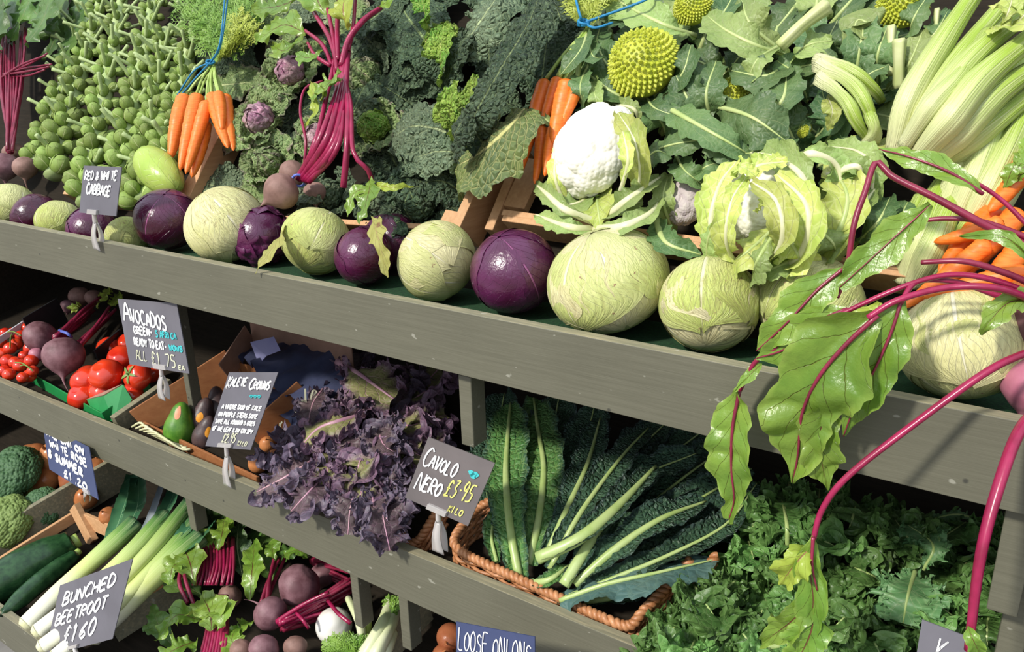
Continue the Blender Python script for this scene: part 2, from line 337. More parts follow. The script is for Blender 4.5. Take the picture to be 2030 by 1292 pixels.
VM['curd_p'] = simple('greyish_cauliflower_curd', (.46, .38, .40), (.56, .50, .46), 90, .65, .8, dist=.002)
VM['romanesco'] = simple('romanesco_curd', (.40, .46, .03), (.55, .57, .06), 60, .5, .5)
VM['sprout'] = leafmat('sprout_leaf', (.20, .31, .06), (.33, .44, .10), (.55, .60, .26), N=5, k=1.2, mw=.09, lw=.13, bump=.6, dist=.002, rough=.4, transl=.05, ns=30, tone=.3)
VM['stub'] = simple('sprout_leaf_stub', (.30, .42, .14), (.46, .54, .26), 30, .5, .3)
VM['carrot'] = simple('carrot_skin', (.82, .15, .010), (.90, .23, .03), 60, .42, .5, stretch=(1, 1, 6))
VM['stalk_g'] = simple('green_stalk', (.30, .44, .08), (.44, .54, .16), 30, .4, .3)
VM['fern'] = simple('feathery_carrot_leaf', (.13, .28, .03), (.24, .40, .06), 20, .5, .2, transl=.15)
VM['fern_y'] = simple('yellowish_feathery_leaf', (.36, .44, .05), (.48, .54, .10), 20, .5, .2, transl=.15)
VM['beet'] = simple('beetroot_skin', (.12, .045, .055), (.27, .14, .16), 26, .6, .5)
VM['beet_b'] = simple('brown_beetroot_skin', (.17, .09, .07), (.30, .17, .14), 30, .65, .5)
VM['beet_p'] = simple('pink_beetroot_skin', (.42, .13, .20), (.55, .25, .30), 14, .5, .3)
VM['bstalk'] = simple('magenta_beet_stalk', (.22, .006, .04), (.36, .015, .08), 25, .3, .3, spec=.6)
VM['bstalk_d'] = simple('dark_red_beet_stalk', (.16, .008, .03), (.28, .02, .06), 25, .35, .3, spec=.6)
VM['bleaf'] = leafmat('beet_leaf', (.12, .25, .028), (.24, .37, .05), (.16, .05, .03), N=6, k=.9, mw=.05, lw=.07, bump=.7, dist=.005, rough=.32, transl=.22, ns=8, vs=.55, tone=.12, spots=((.12, .05, .03), 22, .76), spec=.6, edge=((.34, .46, .09), 1.0))
VM['bleaf_y'] = leafmat('yellowing_beet_leaf', (.42, .50, .07), (.32, .46, .06), (.42, .20, .10), N=6, k=.9, mw=.05, lw=.06, bump=.7, dist=.005, rough=.35, transl=.25, ns=8, tone=.1, spots=((.3, .17, .06), 25, .70))
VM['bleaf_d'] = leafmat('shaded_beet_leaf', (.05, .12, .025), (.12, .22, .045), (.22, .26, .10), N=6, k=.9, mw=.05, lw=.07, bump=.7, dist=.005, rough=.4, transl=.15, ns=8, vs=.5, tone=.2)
VM['wither'] = leafmat('withered_leaf', (.44, .42, .11), (.34, .34, .09), (.50, .36, .16), N=6, k=.9, mw=.06, lw=.07, bump=.8, dist=.005, rough=.55, transl=.15, ns=12, tone=.1, spots=((.22, .13, .05), 30, .62))
VM['stump'] = simple('cut_stump', (.56, .58, .30), (.46, .52, .20), 30, .45, .5)
VM['string'] = simple('blue_twine', (.01, .16, .36), (.02, .24, .48), 120, .6, .4)
VM['band'] = simple('blue_rubber_band', (.10, .14, .55), (.14, .2, .6), 60, .4, .2)
n_ = NT('celery_stalk_skin'); _uv = n_.tc.outputs['UV']; _s = n_.t.nodes.new('ShaderNodeSeparateXYZ'); n_.lk(_uv, _s.inputs[0])
_st = n_.noise(n_.scale(_uv, (1.2, 34, 1)), 1.6, 3, .5); n_.bump(_st, .9, .003)
_c = n_.mix(n_.ramp(_s.outputs[0], .0, .6), (.78, .77, .46), (.36, .52, .06)); _c = n_.mix(n_.ramp(_st, .42, .6, 0, .55), _c, (.78, .80, .42))
_c = n_.mix(n_.M('MULTIPLY', n_.ramp(n_.noise(n_.scale(_uv, (6, 30, 1)), 2, 4), .60, .68), n_.ramp(_s.outputs[0], .22, .05)), _c, (.13, .07, .04))
VM['celery'] = n_.fin(_c, .35, .5, .06)

# ------------------------------------------------------------------ builders
def shell_me(name, c, R, ax, az, th1, phi, r_off, seed, sq=(1, 1, 1), lift=.02, crin=0, cf=40, nu=34, nv=22, th0=.04, wav=.05, frill=0):
    e1, e2, a = basis(ax); U, W = np.meshgrid(np.linspace(0, 1, nu), np.linspace(-1, 1, nv), indexing='ij')
    r = np.random.RandomState(seed); ph = r.uniform(0, 6.3, 6)
    wid = phi * (1 - .9 * np.clip((U - .72) / .28, 0, 1) ** 2.2) * (1 + wav * (np.sin(U * 9 + ph[0] + np.sign(W)) + .6 * np.sin(U * 23 + ph[1] + 2 * np.sign(W))))
    th = th0 + (th1 - th0) * U * (1 + wav * .6 * np.sin(W * 5 + ph[2])); f = az + W * wid
    d = -np.cos(th)[..., None] * a + np.sin(th)[..., None] * (np.cos(f)[..., None] * e1 + np.sin(f)[..., None] * e2)
    edge = np.maximum(np.abs(W) ** 6, np.clip((U - .75) / .25, 0, 1) ** 2)
    fr = frill * edge * (np.sin(U * 40 + ph[3] + 3 * W) + .6 * np.sin(W * 30 + ph[4]))
    wr = .008 * n3(d, 1.0, seed + 9)
    rr = R * (1 + r_off + lift * edge + fr + wr)
    p = d * rr[..., None]
    lx, ly, lz = p @ e1, p @ e2, p @ a
    p = lx[..., None] * sq[0] * e1 + ly[..., None] * sq[1] * e2 + lz[..., None] * sq[2] * a + c
    if crin: p = p + (crin * (np.abs(n3(p, cf, seed)) - .3))[..., None] * d
    return mesh(name, p.reshape(-1, 3), grid_faces(nu, nv), True, np.stack([U, W * .5 + .5], -1).reshape(-1, 2))
def head(root, c, R, mat, ax, seed, n=8, sq=(1, 1, .93), core='head', part='outer_leaf', crin=0, cf=40, lift=.025, frill=0, m2=None, phi=1.25, wav=.05):
    v, f = sph(20); e1, e2, a = basis(ax); q = v * R * .985
    q = (q @ e1)[:, None] * e1 * sq[0] + (q @ e2)[:, None] * e2 * sq[1] + (q @ a)[:, None] * a * sq[2] + c
    z = v @ a; obj(core, mesh(core, q, f, True, np.stack([.5 + .5 * z, np.arctan2(v @ e2, v @ e1) / 6.283 % 1], -1)), mat, root)
    rr = random.Random(seed)
    for k in range(n):
        me = shell_me(part, c, R, ax, k * 2.4 + seed + rr.uniform(-.3, .3), rr.uniform(2.0, 2.75), phi * rr.uniform(.85, 1.15), -.004 + .022 * k / n, seed * 31 + k, sq, lift, crin, cf, frill=frill, wav=wav)
        obj(part, me, (m2 or mat) if k > n * .6 else mat, root)
def settle(px, py, rpx, z0=1.216, ymin=None):
    d = ray(px, py); R = .07
    for _ in range(40): t = (z0 + R - CAM[2]) / d[2]; R = min(.12, rpx * t * (d @ F_) / F_PX)
    p = CAM + d * t
    if p[1] - R < .024: 
        for _ in range(30): t = (.024 + R + .98) / d[1]; R = rpx * t / F_PX
        p = CAM + d * t
    return p, R
def cabbage(px, py, r, mat, label, ax, seed, sq=(1, 1, .93), m2=None, nm='white_cabbage', cat='cabbage', **k):
    c, R = settle(px, py, r); root = thing(nm, label, cat, c - V(0, 0, R), 'cabbages lined up along the front board')
    head(root, c, R / 1.02, VM[mat], ax, seed, sq=sq, m2=VM[m2] if m2 else None, lift=k.pop('lift', .012), **k); return root
# the row of cabbages behind the top front board
cabbage(22, 408, 47, 'wcab2', 'pale green cabbage at the far left end of the row', (.3, -.5, -.9), 1)
cabbage(70, 428, 46, 'rcab', 'small red cabbage beside the cut-off leftmost green cabbage', (-.3, -.4, .8), 2, nm='red_cabbage')
cabbage(118, 440, 45, 'wcab2', 'small pale cabbage between two red cabbages left of the chalkboard label', (.3, -.4, -.8), 3)
cabbage(181, 455, 48, 'rcab', 'small red cabbage under the red and white cabbage label', (.2, -.6, .6), 4, nm='red_cabbage')
cabbage(252, 470, 42, 'wcab2', 'smallest green cabbage, low in the row right of the red and white cabbage label', (.8, -.3, -.4), 5)
cabbage(331, 434, 63, 'rcab', 'shiny round red cabbage below the pointed cabbage', (-.4, .2, -.9), 6, nm='red_cabbage')
cabbage(447, 446, 80, 'wcab', 'large creamy white cabbage left of the crumpled red cabbage', (.4, .3, -.9), 7)
cabbage(517, 466, 58, 'rcab', 'crumpled red cabbage under the round brown beetroot', (.5, -.5, .6), 8, nm='red_cabbage', crin=.006, cf=28, lift=.03)
cabbage(626, 478, 70, 'wcab2', 'yellowish white cabbage with its cut base facing down front', (.1, -.75, -.65), 9)
cabbage(780, 478, 62, 'rcab', 'dark red cabbage tucked behind the violet cabbage with the withered leaf', (.2, .2, .9), 10, nm='red_cabbage')
cabbage(722, 506, 61, 'rcab', 'violet red cabbage with a withered yellow leaf hanging over it', (-.2, -.5, .8), 11, nm='red_cabbage')
cabbage(866, 517, 82, 'wcab', 'round pale cabbage in the middle of the row with leaf ribs curving from its right', (.9, .1, -.45), 12, m2='wcab2')
cabbage(1018, 537, 88, 'rcab', 'largest dark red cabbage, beside the biggest white cabbage', (.1, .4, -.9), 13, nm='red_cabbage')
cabbage(1205, 557, 121, 'wcab', 'biggest white cabbage, below the white cauliflower', (.25, .2, -1), 14, sq=(1.02, 1.02, .86), m2='wcab2')
cabbage(1406, 603, 100, 'wcab', 'pale cabbage with loose veined base leaves left of the hanging beet leaves', (.25, -.75, -.75), 15, sq=(1, 1, .95), m2='wcab2')
cabbage(1605, 605, 108, 'wcab', 'white cabbage mostly hidden behind the hanging beet leaves', (-.5, -.5, -.7), 16, m2='wcab2')
cabbage(1910, 683, 124, 'wcab2', 'large greenish cabbage at the right end of the row under the carrots', (.35, -.45, -.9), 17, sq=(1, 1, .9), m2='wcab')

def TP(px, py, off=.05): return TOP.at(px, py, off)
def path(pl, pts):
    out = []
    for q in pts: out.append(pl.at(q[0], q[1], q[2] if len(q) > 2 else .06))
    return np.array(out)
def pleaf(name, pts, wpx, mat, parent=None, pl=None, **k):
    pl = pl or TOP; P = path(pl, pts); m = mpp(P[len(P) // 2]); k.setdefault('hint', pl.n)
    k.setdefault('seed', int(pts[0][0] * 7 + pts[0][1]) % 9999)
    return leaf(name, P, wpx * m, VM[mat], parent, **k)
BEETL = [(0, .05), (.08, .35), (.25, .85), (.5, 1), (.75, .75), (.92, .35), (1, .04)]
def beetroot_me(c, R, ax, seed, tail=1.3):
    e1, e2, a = basis(ax); n = 40; u = np.linspace(0, 1, n)
    prof = [(-.92, .0), (-.9, .22), (-.80, .55), (-.45, .92), (0, 1.0), (.4, .88), (.75, .5), (.95, .2), (1.15, .08), (1.15 + tail * .5, .03), (1.15 + tail, .006)]
    z = np.interp(np.linspace(0, 1, n), np.linspace(0, 1, len(prof)), [p[0] for p in prof]); r = np.interp(np.linspace(0, 1, n), np.linspace(0, 1, len(prof)), [p[1] for p in prof])
    k = np.ones(3) / 3; r = np.convolve(np.pad(r, 1, mode='edge'), k, 'valid'); s = np.linspace(0, 2 * PI, 28, endpoint=False)
    bend = np.clip(z - 1, 0, 9) ** 2 * .35
    p = c + R * ((r[:, None] * np.cos(s) + bend[:, None])[..., None] * e1 + (r[:, None] * np.sin(s))[..., None] * e2 + (z[:, None] * np.ones_like(s))[..., None] * a)
    p = p + (R * .03 * n3(p, .8 / R, seed))[..., None] * nrm(a)
    return mesh('beetroot', p.reshape(-1, 3), grid_faces(n, 28, True))
def beetroot(parent, c, R, ax, seed, mat='beet', tail=1.3, nm='beetroot'): return obj(nm, beetroot_me(c, R, ax, seed, tail), VM[mat], parent)
def carrot(parent, a, b, r, seed):
    n = 30; u = np.linspace(0, 1, n); rr = r * np.interp(u, [0, .02, .06, .3, .7, .93, .98, 1], [.3, .75, .97, 1, .75, .42, .2, .02]) * (1 + .025 * np.sin(u * 70 + seed) + .02 * np.sin(u * 31))
    a = np.array(a); b = np.array(b); m = (a + b) / 2 + r * .35 * V(math.sin(seed * 3), 0, math.cos(seed * 5)); c = curve([a, m, b], n); T, N, B = frames(c, (.3, -.7, .6)); s = np.linspace(0, 2 * PI, 16, endpoint=False)
    p = c[:, None] + rr[:, None, None] * (np.cos(s)[None, :, None] * B[:, None] + np.sin(s)[None, :, None] * N[:, None])
    return obj('carrot', mesh('carrot', p.reshape(-1, 3), grid_faces(n, 16, True)), VM['carrot'], parent)
def fern_me(name, P, L, seed, n=24, hint=(0, -.6, .8), w=.0012, sub=9):
    r = np.random.RandomState(seed); vs = []; fs = []; c = curve(P, n); T, N, B = frames(c, hint)
    def strip(p0, d, l, w_, nn):
        s = nrm(np.cross(d, nn)) * w_; b = len(vs); vs.extend([p0 - s, p0 + s, p0 + d * l * .6 + s * .9, p0 + d * l * .6 - s * .9, p0 + d * l + nn * l * .1]); fs.extend([[b, b + 1, b + 2, b + 3], [b + 3, b + 2, b + 4]])
    for i in range(n - 1): strip(c[i], nrm(c[i + 1] - c[i]), np.linalg.norm(c[i + 1] - c[i]) * 1.7, w * 1.3, N[i])
    for i in range(3, n):
        u = i / n
        for sg in (-1, 1):
            l = L * math.sin(PI * min(1, u * .9 + .12)) * r.uniform(.7, 1.1); d = nrm(T[i] * r.uniform(.5, .9) + sg * B[i] * r.uniform(.6, 1) + N[i] * r.uniform(-.4, .5)); nn = nrm(N[i] + r.normal(size=3) * .3)
            strip(c[i], d, l, w * .7, nn)
            for k in range(sub):
                q = c[i] + d * l * (.2 + .8 * k / sub); s = nrm(np.cross(d, nn)); g = (1 if k % 2 else -1)
                d2 = nrm(d * .7 + s * g + nn * r.uniform(-.5, .5)); l2 = l * .42 * (1 - .5 * k / sub); strip(q, d2, l2, w * .9, nn)
                strip(q + d2 * l2 * .5, nrm(d2 + d), l2 * .5, w * .8, nn); strip(q + d2 * l2 * .4, nrm(d2 - d * .3), l2 * .45, w * .8, nn)
    return mesh(name, vs, fs, True)
def curd_me(name, c, R, ax, seed, n1=46, n2=900, sq=(1, 1, .75), cut=-.35, amp=.2, amp2=.045):
    from mathutils.kdtree import KDTree
    v, f = sph(72); e1, e2, a = basis(ax); r = np.random.RandomState(seed)
    def dist(n, jit):
        pts = fib(n) + r.normal(size=(n, 3)) * jit; pts /= np.linalg.norm(pts, axis=1)[:, None]
        return np.concatenate([np.sort(np.sqrt(np.maximum(0, 2 - 2 * (v[i:i + 2000] @ pts.T))), axis=1)[:, :1] for i in range(0, len(v), 2000)]).ravel()
    d1 = dist(n1, .09) / math.sqrt(12.57 / n1) ; d2 = dist(n2, .012 if n2 < 1000 else .035) / math.sqrt(12.57 / n2)
    rr = 1 - amp + amp * np.sqrt(np.maximum(0, 1 - (d1 * 1.15) ** 2)) + amp2 * np.sqrt(np.maximum(0, 1 - (d2 * 1.2) ** 2))
    q = v * rr[:, None]; z = np.maximum(v[:, 2], cut)
    p = c + R * (q[:, :1] * sq[0] * e1 + q[:, 1:2] * sq[1] * e2 + (q[:, 2:] * 0 + (q[:, 2] * np.where(v[:, 2] > cut, 1, .3))[:, None]) * sq[2] * a)
    return mesh(name, p, f)
def romanesco_me(name, c, R, ax, seed, n=260):
    e1, e2, a = basis(ax); vs = []; fs = []; r = np.random.RandomState(seed)
    def cone(p, d, h, rad, lv):
        b1, b2, _ = basis(d); k = 7; b = len(vs)
        for i in range(k): t = i * 6.283 / k; vs.append(p + rad * (math.cos(t) * b1 + math.sin(t) * b2) - d * rad * .6)
        for i in range(k): t = i * 6.283 / k; vs.append(p + rad * .6 * (math.cos(t) * b1 + math.sin(t) * b2) + d * h * .42)
        vs.append(p + d * h)
        for i in range(k): j = (i + 1) % k; fs.extend([[b + i, b + j, b + k + j, b + k + i], [b + k + i, b + k + j, b + 2 * k]])
        if lv:
            m = 11
            for i in range(m):
                u = (i + 1) / (m + .5); t = i * 2.3999; q = rad * (1.0 - .0 * u) * u; hh = h * (1 - u) * .95
                dd = nrm(d * .8 + (math.cos(t) * b1 + math.sin(t) * b2) * (.35 + .6 * u)); cone(p + (math.cos(t) * b1 + math.sin(t) * b2) * q * .9 + d * hh * .7, dd, rad * .36 * (.5 + .6 * u), rad * .25 * (.5 + .6 * u), 0)
    for i in range(n):
        u = math.sqrt((i + .6) / n); t = i * 2.39996 + seed; th = u * 1.65; d0 = math.cos(t) * e1 + math.sin(t) * e2
        p = c + R * (math.sin(th) * d0 + (math.cos(th) * .85 + .28 * max(0, 1 - u * 1.5)) * a) * .93; d = nrm(math.sin(th) * d0 + math.cos(th) * a)
        s = R * (.035 + .070 * u); cone(p, d, s * 1.4, s * 1.05, 1)
    o = len(vs); v, f = sph(16); vs.extend(list(c + R * .93 * ((v[:, :1] * e1 + v[:, 1:2] * e2) + (v[:, 2] * .85)[:, None] * a))); fs.extend((f + o).tolist())
    return mesh(name, np.array(vs), fs, False)
# ================================================================== upper rack, left half
rng = random.Random(7)
# --- crate boards lying up the rack
def crate(name, label, boards, mat='crate'):
    c0 = TP(boards[0][0][0], boards[0][0][1], 0); root = thing(name, label, 'crate', c0)
    for (a, b, wd, th, side) in boards:
        beam('board', TP(*a), TP(*b), wd, th, VM[mat], root, side)
    return root
UPS = tuple(TOP.n)
crate('wooden_crate', 'wooden crate on the upper rack whose side board shows right of the left carrot bunch',
      [((386, 405, .03), (470, 232, .03), .075, .045, UPS), ((150, 395, .02), (375, 420, .02), .08, .012, UPS)])
crate('wooden_crate', 'wooden crate holding the dark savoy cabbages, its side board ending above the middle white cabbage',
      [((924, 470, .035), (985, 335, .035), .085, .022, UPS), ((480, 440, .02), (900, 468, .02), .07, .012, UPS), ((895, 445, .03), (930, 452, .03), .07, .03, UPS)])
crate('wooden_crate', 'wooden crate behind the cauliflowers with the right carrot bunch hanging over its corner',
      [((985, 472, .02), (1050, 310, .02), .07, .02, UPS), ((1000, 425, .07), (1800, 540, .07), .02, .012, UPS), ((1010, 447, .05), (1800, 560, .05), .06, .012, UPS), ((1022, 415, .045), (1065, 320, .045), .05, .018, (1, 0, 0))])

# --- brussels sprout stalks
def sprout_me(seed):
    R = 1.0; v, f = sph(10); out = [(v * .95, f, np.stack([v[:, 2] * .5 + .5, v[:, 0] * .5 + .5], -1))]
    vs = [out[0][0]]; fs = [f]; uv = [out[0][2]]; b = len(v)
    for k in range(4):
        me = shell_me('t', V(0, 0, 0), 1.0, (0, 0, 1), k * 2.4 + seed, 2.3 + .15 * (k % 3), 1.3, .01 + .03 * k / 4, seed * 7 + k, lift=.05, nu=12, nv=10)
        q = np.empty(len(me.vertices) * 3, dtype=np.float32); me.vertices.foreach_get('co', q); q = q.reshape(-1, 3); vs.append(q); fs.append(grid_faces(12, 10) + b); b += len(q)
        U, W = np.meshgrid(np.linspace(0, 1, 12), np.linspace(0, 1, 10), indexing='ij'); uv.append(np.stack([U, W], -1).reshape(-1, 2)); bpy.data.meshes.remove(me)
    return mesh('sprout', np.vstack(vs), np.vstack(fs), True, np.vstack(uv))
SPR = [sprout_me(i) for i in range(4)]
STUB = tube_me('leaf_stub', [(0, 0, 0), (0, .006, .5), (0, .03, 1)], [.16, .13, .15], seg=8, n=5)
for m_ in SPR: m_.materials.append(VM['sprout'])
STUB.materials.append(VM['stub'])
def sprout_stalk(a, b, label, seed, r0=.013, r1=.024, n=95, off=.055):
    A, B_ = TP(*a, off), TP(*b, off); root = thing('sprout_stalk', label, 'brussels sprouts stalk', B_, 'brussels sprout stalks stacked on the rack')
    tube('stem', [B_, (A + B_) / 2, A], [.026, .021, .016], VM['stub'], root)
    ax = nrm(A - B_); e1, e2, _ = basis(ax); L = np.linalg.norm(A - B_); rr = random.Random(seed); pl = Vector(root.location)
    for i in range(n):
        u = (i + .5) / n; t = i * 2.39996; d = math.cos(t) * e1 + math.sin(t) * e2; vd = nrm(CAM - B_)
        if d @ vd < -.35: continue
        r = (r1 + (r0 * .75 - r1) * u ** .9) * rr.uniform(.8, 1.15); p = B_ + ax * L * u + d * (.018 + r * .95) + ax * r * rr.uniform(-.3, .3)
        o = bpy.data.objects.new('sprout', SPR[rr.randrange(4)]); COL.objects.link(o); o.parent = root
        o.matrix_local = Matrix.Translation(Vector(p) - pl) @ Vector(d + .5 * ax).to_track_quat('Z', 'Y').to_matrix().to_4x4() @ Matrix.Rotation(rr.uniform(0, 6), 4, 'Z') @ Matrix.Diagonal((r, r, r * 1.1, 1))
        if u > .12 and rr.random() < (.15 + .95 * u):
            l = rr.uniform(.04, .062); q = p - ax * r * .9 - d * r * .3; dd = nrm(d * 1.0 + ax * rr.uniform(.0, .5) + V(rr.uniform(-.2, .2), 0, 0))
            s = bpy.data.objects.new('leaf_stub', STUB); COL.objects.link(s); s.parent = root; w_ = .045 * (1.1 - .4 * u)
            s.matrix_local = Matrix.Translation(Vector(q) - pl) @ Vector(dd).to_track_quat('Z', 'Y').to_matrix().to_4x4() @ Matrix.Diagonal((w_ , w_ , l * 1.15, 1))
    return root
sprout_stalk((172, 40), (72, 330), 'leftmost brussels sprout stalk, deep in shade beside the dark red beet stalks', 1, .014, .021, 75, .03)
sprout_stalk((222, -70), (105, 350), 'brussels sprout stalk with round sprouts reaching lowest left of the chalkboard label', 2)
sprout_stalk((250, -40), (170, 405), 'brussels sprout stalk rising straight behind the red and white cabbage label', 3, off=.075)
sprout_stalk((318, -60), (232, 395), 'tall brussels sprout stalk in the middle with many pale leaf stubs at its top', 4, off=.06)
sprout_stalk((330, 60), (285, 400), 'brussels sprout stalk ending behind the pointed cabbage', 5, off=.05)
sprout_stalk((398, 0), (330, 330), 'rightmost brussels sprout stalk beside the left carrot bunch', 6, .011, .02, 80, .04)
# --- beet bunch at the far left
def stalks(root, n, a, b, spread, r, mat, seed, name='stalk', mid=(0, 0, 0), nn=None):
    rr = random.Random(seed)
    for i in range(n):
        g = (i + .5) / n - .5; j = lambda s: V(rr.uniform(-s, s), rr.uniform(-s, s), rr.uniform(-s, s))
        p0 = a + j(r * 1.6); p1 = b + np.array(spread) * g * 2 + j(.012); m = (p0 + p1) / 2 + np.array(mid) + np.array(spread) * g * .6 + j(.008)
        tube(name, [p0, m, p1], [r * 1.1, r * .9, r * .75], VM[mat], root, seg=8, n=14, crescent=.25)
A = TP(18, 300, .09); b = thing('beetroot_bunch', 'bunch of dark beetroot with tall dark red stalks at the far left edge', 'beetroot bunch', A)
beetroot(b, TP(10, 330, .08), .044, (0, -.2, -1), 3, 'beet'); beetroot(b, TP(50, 333, .08), .036, (.2, -.3, -1), 4, 'beet_b'); beetroot(b, TP(28, 305, .05), .035, (.1, 0, -1), 5, 'beet_b')
stalks(b, 18, TP(18, 300, .09), TP(25, 60, .10), (.09, 0, 0), .0045, 'bstalk_d', 5)
stalks(b, 5, TP(8, 150, .1), TP(95, 125, .12), (0, 0, .03), .004, 'bstalk_d', 6)
for k, q in enumerate([((30, 90), (15, 20), (10, -40)), ((20, 80), (50, 20), (70, -30)), ((50, 90), (85, 40), (100, -20)), ((0, 100), (-10, 40), (-15, -20))]):
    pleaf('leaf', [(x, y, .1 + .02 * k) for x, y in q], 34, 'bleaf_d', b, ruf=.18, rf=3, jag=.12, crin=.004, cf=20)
# greens behind the sprout tops
for k, (pts, w_, lab) in enumerate([([(90, 120, .03), (110, 60, .07), (95, -20, .09)], 45, 'smooth green leaf rising behind the dark red beet stalks'), ([(140, 150, .03), (150, 70, .06), (160, -10, .05)], 40, 'green leaf between the beet leaves and the first sprout top'),
        ([(120, 60, .10), (75, 30, .12), (55, 0, .1)], 24, 'mid green leaf at the top left corner'), ([(180, 90, .02), (170, 20, .04), (150, -40, .06)], 45, 'dark green leaf behind the tops of the sprout stalks')]):
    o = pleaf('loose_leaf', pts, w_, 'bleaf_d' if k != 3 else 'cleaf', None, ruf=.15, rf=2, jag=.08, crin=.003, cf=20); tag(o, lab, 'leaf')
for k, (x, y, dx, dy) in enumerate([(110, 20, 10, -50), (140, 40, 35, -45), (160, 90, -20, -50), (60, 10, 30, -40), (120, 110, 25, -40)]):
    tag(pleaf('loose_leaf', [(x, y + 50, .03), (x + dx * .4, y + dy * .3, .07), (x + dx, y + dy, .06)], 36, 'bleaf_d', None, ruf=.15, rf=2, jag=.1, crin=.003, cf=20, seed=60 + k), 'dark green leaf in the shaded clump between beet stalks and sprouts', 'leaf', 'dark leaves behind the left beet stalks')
# --- pointed cabbage
c = TP(314, 338, .12); R = 38 * mpp(c); root = thing('pointed_cabbage', 'shiny yellow-green pointed cabbage between the sprouts and the left carrot bunch', 'cabbage', c)
head(root, c, R, VM['pointed'], nrm(TP(262, 280, .14) - TP(368, 392, .10)), 4, n=7, sq=(1.0, 1.0, 2.0), lift=.01, phi=1.4, wav=.02)
# --- carrot bunches
def carrot_bunch(label, cs, tie, rpx, group, off=.12, tp=None):
    tp = tp or TP; T_ = tp(*tie, off); root = thing('carrot_bunch', label, 'carrot bunch', T_, group); rr = random.Random(int(tie[0]))
    for i, (a, b_, k) in enumerate(cs):
        A = tp(*a, off + .012 * (i % 3)); B_ = tp(*b_, off + .012 * (i % 3) - .01); carrot(root, A, B_, k * mpp(A), i)
        for j in range(2):
            q = V(rr.uniform(-1, 1), rr.uniform(-1, 1), rr.uniform(-1, 1)) * .004; tube('stalk', [A + q, (A + T_) / 2 + q + TOP.n * .006, T_ + q], [.0038, .003, .0026], VM['stalk_g'], root, seg=6, n=8)
    return root, T_
root, T1 = carrot_bunch('bunch of seven orange carrots hanging from blue twine by the sprout stalks',
    [((368, 190), (338, 315), 17), ((393, 187), (357, 338), 16), ((411, 200), (368, 345), 13), ((408, 240), (380, 352), 14), ((420, 188), (452, 294), 14), ((433, 185), (440, 260), 12), ((447, 190), (463, 299), 13)], (424, 130), 15, 'hanging carrot bunches')
for k in range(13):
    x1 = 330 + k * 15 + rng.uniform(-10, 10); y1 = rng.uniform(-60, 40); 
    obj('foliage', fern_me('foliage', [T1, TP((424 + x1) / 2 + 20, 60 + rng.uniform(-20, 20), .12), TP(x1, y1, .06 + .06 * rng.random())], .065, 30 + k), VM['fern'], root)
for k in range(5):
    obj('foliage', fern_me('foliage', [T1, TP(455 + 5 * k, 80, .14), TP(480 + 14 * k, 10 + 12 * k, .13)], .045, 60 + k), VM['fern_y'], root)
def string(label, runs, knot, root_loc, r=.0022):
    root = thing('twine', label, 'string', root_loc)
    for P in runs: tube('strand', P, r, VM['string'], root, seg=6, n=24)
    for k in range(3):
        e1, e2, a_ = basis(nrm(V(.2 * k, -.3, 1))); tube('knot', [knot + .010 * (math.cos(t) * e1 + math.sin(t) * e2) + a_ * .002 * (k - 1) for t in np.linspace(0, 6.0, 9)], r * 1.15, VM['string'], root, seg=6, n=26)
T1f = T1 + TOP.n * .012
string('blue twine tied round the left carrot bunch and running up to the top edge', [[T1f, TP(436, 85, .16), TP(448, -30, .2)], [T1f, TP(392, 150, .15), TP(356, 192, .12)], [T1f, TP(438, 88, .155), TP(455, -30, .19)], [T1f, TP(385, 140, .14), TP(352, 188, .11)]], T1f, T1f)
# ================================================================== upper rack: crinkled cabbages and middle beet bunch
def savoy(px, py, r, off, label, heart, lm, seed, ax=None, n=8, open_=1.0, crin=.007, nm='savoy_cabbage', hr=.62, lw=.62, grp='crinkled cabbages on the upper rack', lm2=None):
    c = TP(px, py, off); R = r * mpp(c); ax = nrm(np.array(ax if ax is not None else (.1, -.75, .6))); root = thing(nm, label, 'cabbage', c, grp); rr = random.Random(seed)
    head(root, c, R * hr, VM[heart], -ax, seed, n=5, sq=(1, 1, .95), core='heart', part='heart_leaf', crin=crin * .6, cf=35, lift=.06, frill=.02)
    e1, e2, a = basis(ax)
    for k in range(n):
        t = k * 2.39996 + seed; d = math.cos(t) * e1 + math.sin(t) * e2; s = .85 + .35 * (k / n) * open_; q = rr.uniform(.85, 1.15)
        P = [c - a * R * .75, c - a * R * .35 + d * R * .75, c + d * R * (.95 + .1 * open_) * s + a * R * .05, c + d * R * (1.0 + .55 * open_) * s * q + a * R * (.35 - .5 * open_ * k / n)]
        leaf('outer_leaf', P, R * lw * rr.uniform(.9, 1.15), VM[lm2 if lm2 and k % 3 == 0 else lm], root, prof=[(0, .25), (.2, .6), (.5, .95), (.75, 1), (.92, .75), (1, .3)], hint=a - d * .6, nu=44, nv=22, cup=-.25, ruf=.12, rf=2, jag=.06, crin=crin, cf=38, frill=.035, seed=seed * 17 + k)
    return root
savoy(575, 140, 48, .09, 'january king cabbage with a pinkish purple heart, topmost left of the magenta beet stalks', 'jheart', 'jking', 3, n=9, open_=1.1, hr=.55)
savoy(512, 235, 46, .10, 'january king cabbage with a dusky pink heart right of the left carrot bunch', 'jheart', 'jking', 5, n=9, open_=.9)
savoy(628, 270, 40, .07, 'january king cabbage with a pale purple heart showing behind the magenta beet stalks', 'jheart', 'jking', 8, n=8, open_=.9)
savoy(530, 320, 45, .08, 'crinkled green cabbage low behind the crumpled red cabbage', 'jking', 'jking', 11, n=8, open_=.9)
savoy(720, 150, 55, .04, 'grey-green crinkled cabbage between the magenta beet stalks and the dark savoys', 'jking', 'savoy_grey', 13, n=9, open_=1.0)
